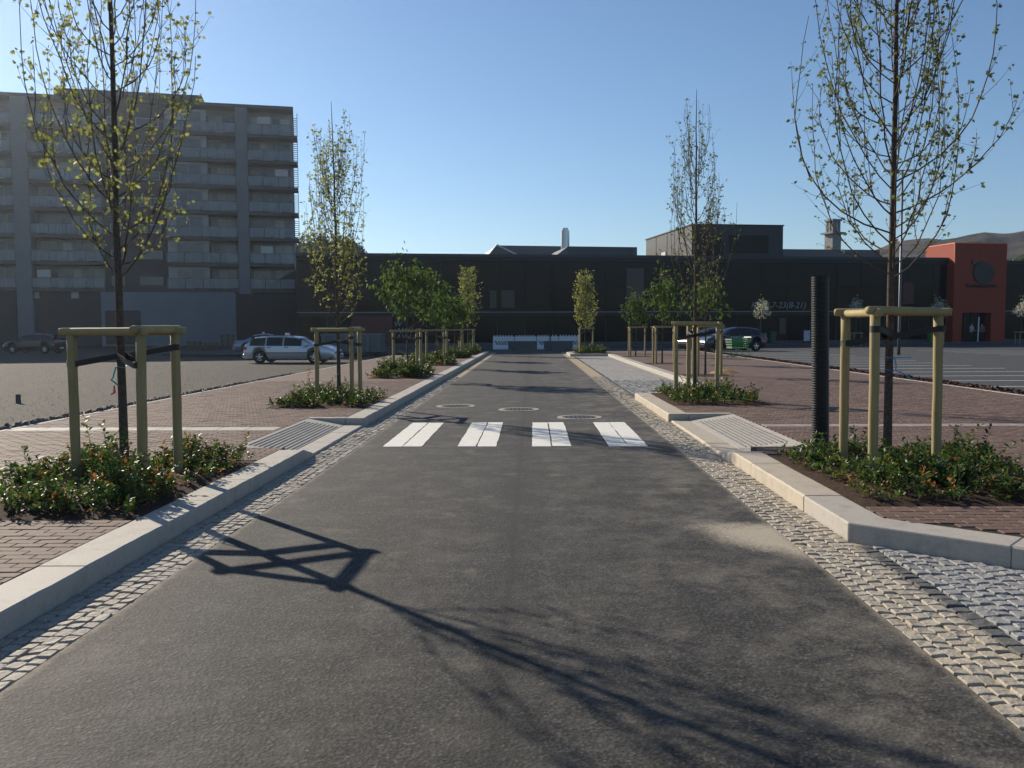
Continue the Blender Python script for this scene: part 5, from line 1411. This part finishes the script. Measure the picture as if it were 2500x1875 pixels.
# ------------------------------------------------------------------ people at the entrance
def person(loc, rz, label, top, legs, lean=0.0, arm=0.3, hgt=1.72):
    e = tag(empty('person', loc, rz), label, 'person', 'people at the orange entrance'); s = hgt/1.75
    J = {'pelvis': (0, 0, .95), 'belly': (0, .01, 1.1), 'chest': (0, lean*.3, 1.32), 'neck': (0, lean*.5, 1.50), 'head0': (0, lean*.55+.01, 1.60), 'head1': (0, lean*.55+.02, 1.71)}
    Ed = [('pelvis', 'belly'), ('belly', 'chest'), ('chest', 'neck'), ('neck', 'head0'), ('head0', 'head1')]
    rad = {'pelvis': .15, 'belly': .14, 'chest': .165, 'neck': .055, 'head0': .092, 'head1': .085}
    for sg, nm in ((1, 'l'), (-1, 'r')):
        J.update({nm+'sh': (sg*.19, lean*.4, 1.42), nm+'el': (sg*.24, .05+lean*.2, 1.15), nm+'wr': (sg*.20, .10+arm, 1.0+arm*.4), nm+'ha': (sg*.18, .15+arm, .97+arm*.5), nm+'hip': (sg*.10, 0, .88), nm+'kn': (sg*.11, .03*sg, .48), nm+'an': (sg*.12, -.03+.05*sg, .09), nm+'to': (sg*.13, .12+.05*sg, .04)})
        Ed += [('chest', nm+'sh'), (nm+'sh', nm+'el'), (nm+'el', nm+'wr'), (nm+'wr', nm+'ha'), ('pelvis', nm+'hip'), (nm+'hip', nm+'kn'), (nm+'kn', nm+'an'), (nm+'an', nm+'to')]
        rad.update({nm+'sh': .075, nm+'el': .05, nm+'wr': .036, nm+'ha': .045, nm+'hip': .095, nm+'kn': .065, nm+'an': .045, nm+'to': .04})
        for f in range(4):
            k = nm+'f%d' % f; J[k] = (sg*.18 + (f-1.5)*.022, .23+arm, .93+arm*.5); Ed.append((nm+'ha', k)); rad[k] = .010
        k = nm+'th'; J[k] = (sg*.13, .19+arm, .96+arm*.5); Ed.append((nm+'ha', k)); rad[k] = .011
    ks = list(J); me = bpy.data.meshes.new('body'); me.from_pydata([tuple(c*s for c in J[k]) for k in ks], [(ks.index(a), ks.index(b)) for a, b in Ed], [])
    o = inst('body', me, e); sk = o.modifiers.new('skin', 'SKIN')
    lay = me.skin_vertices[0] if me.skin_vertices else None
    for i, k in enumerate(ks):
        lay.data[i].radius = (rad[k]*s, rad[k]*s); lay.data[i].use_root = (k == 'pelvis')
    ss = o.modifiers.new('sub', 'SUBSURF'); ss.levels = ss.render_levels = 2
    dg = bpy.context.evaluated_depsgraph_get(); dg.update()
    mm = bpy.data.meshes.new_from_object(o.evaluated_get(dg)); o.modifiers.clear(); o.data = mm
    mm.materials.clear()
    for mt in (top, legs, M_SKIN, M_HAIR): mm.materials.append(mt)
    for pl_ in mm.polygons:
        c = pl_.center; z = c.z/s; hand = z < 1.25 and c.y/s > .12+arm*.9 and abs(c.x) > .1
        pl_.material_index = 3 if z > 1.68 or (z > 1.58 and c.y/s < lean*.55) else (2 if z > 1.50 or hand else (0 if z > .93 else 1))
    mm.shade_smooth()
M_SKIN = plain('skin', (0.45, 0.28, 0.2), .6); M_HAIR = plain('hair', (0.06, 0.045, 0.035), .7)
M_GREYTOP = plain('grey_top', (0.32, 0.32, 0.34), .85); M_DARKTR = plain('dark_trousers', (0.02, 0.02, 0.026), .85); M_BROWNTOP = plain('brown_top', (0.13, 0.115, 0.10), .85)
person(mall_world(mall_u(2341), 1.9, .09), YAWM + R(195), 'person in a grey top and dark trousers at the orange doorway', M_GREYTOP, M_DARKTR, .1, .15)
person(mall_world(mall_u(2372), 1.6, .09), YAWM + R(150), 'person in a brown top beside the white post at the orange doorway', M_BROWNTOP, M_DARKTR, .05, .1, 1.68)
q = mall_world(mall_u(2361), 1.7, .09); e = tag(empty('door_post', q), 'slim white post standing in front of the orange doorway', 'post')
MB().tube([(0, 0, 0), (.03, 0, 1.2), (.06, 0, 2.3)], .06, 8).build('shaft', M_WHITEPL, e); MB().lathe([(0, .03), (.16, .03), (.16, 0)][::-1], 12).build('foot', M_CLAD, e)

# ------------------------------------------------------------------ air
hz = MB().box(-1650, 1650, -1650, 1650, -1.3, 92).build('haze', None)
tag(hz, 'thin sunlit haze filling the air over the whole scene', 'haze', kind='stuff')
hm = bpy.data.materials.new('haze'); hm.use_nodes = True; ht = hm.node_tree
ht.nodes.remove(ht.nodes['Principled BSDF'])
pv_ = ht.nodes.new('ShaderNodeVolumePrincipled')
pv_.inputs['Color'].default_value = (0.74, 0.86, 1.0, 1); pv_.inputs['Density'].default_value = 0.00026; pv_.inputs['Anisotropy'].default_value = 0.72
ht.links.new(pv_.outputs[0], ht.nodes['Material Output'].inputs['Volume'])
hz.data.materials.append(hm)
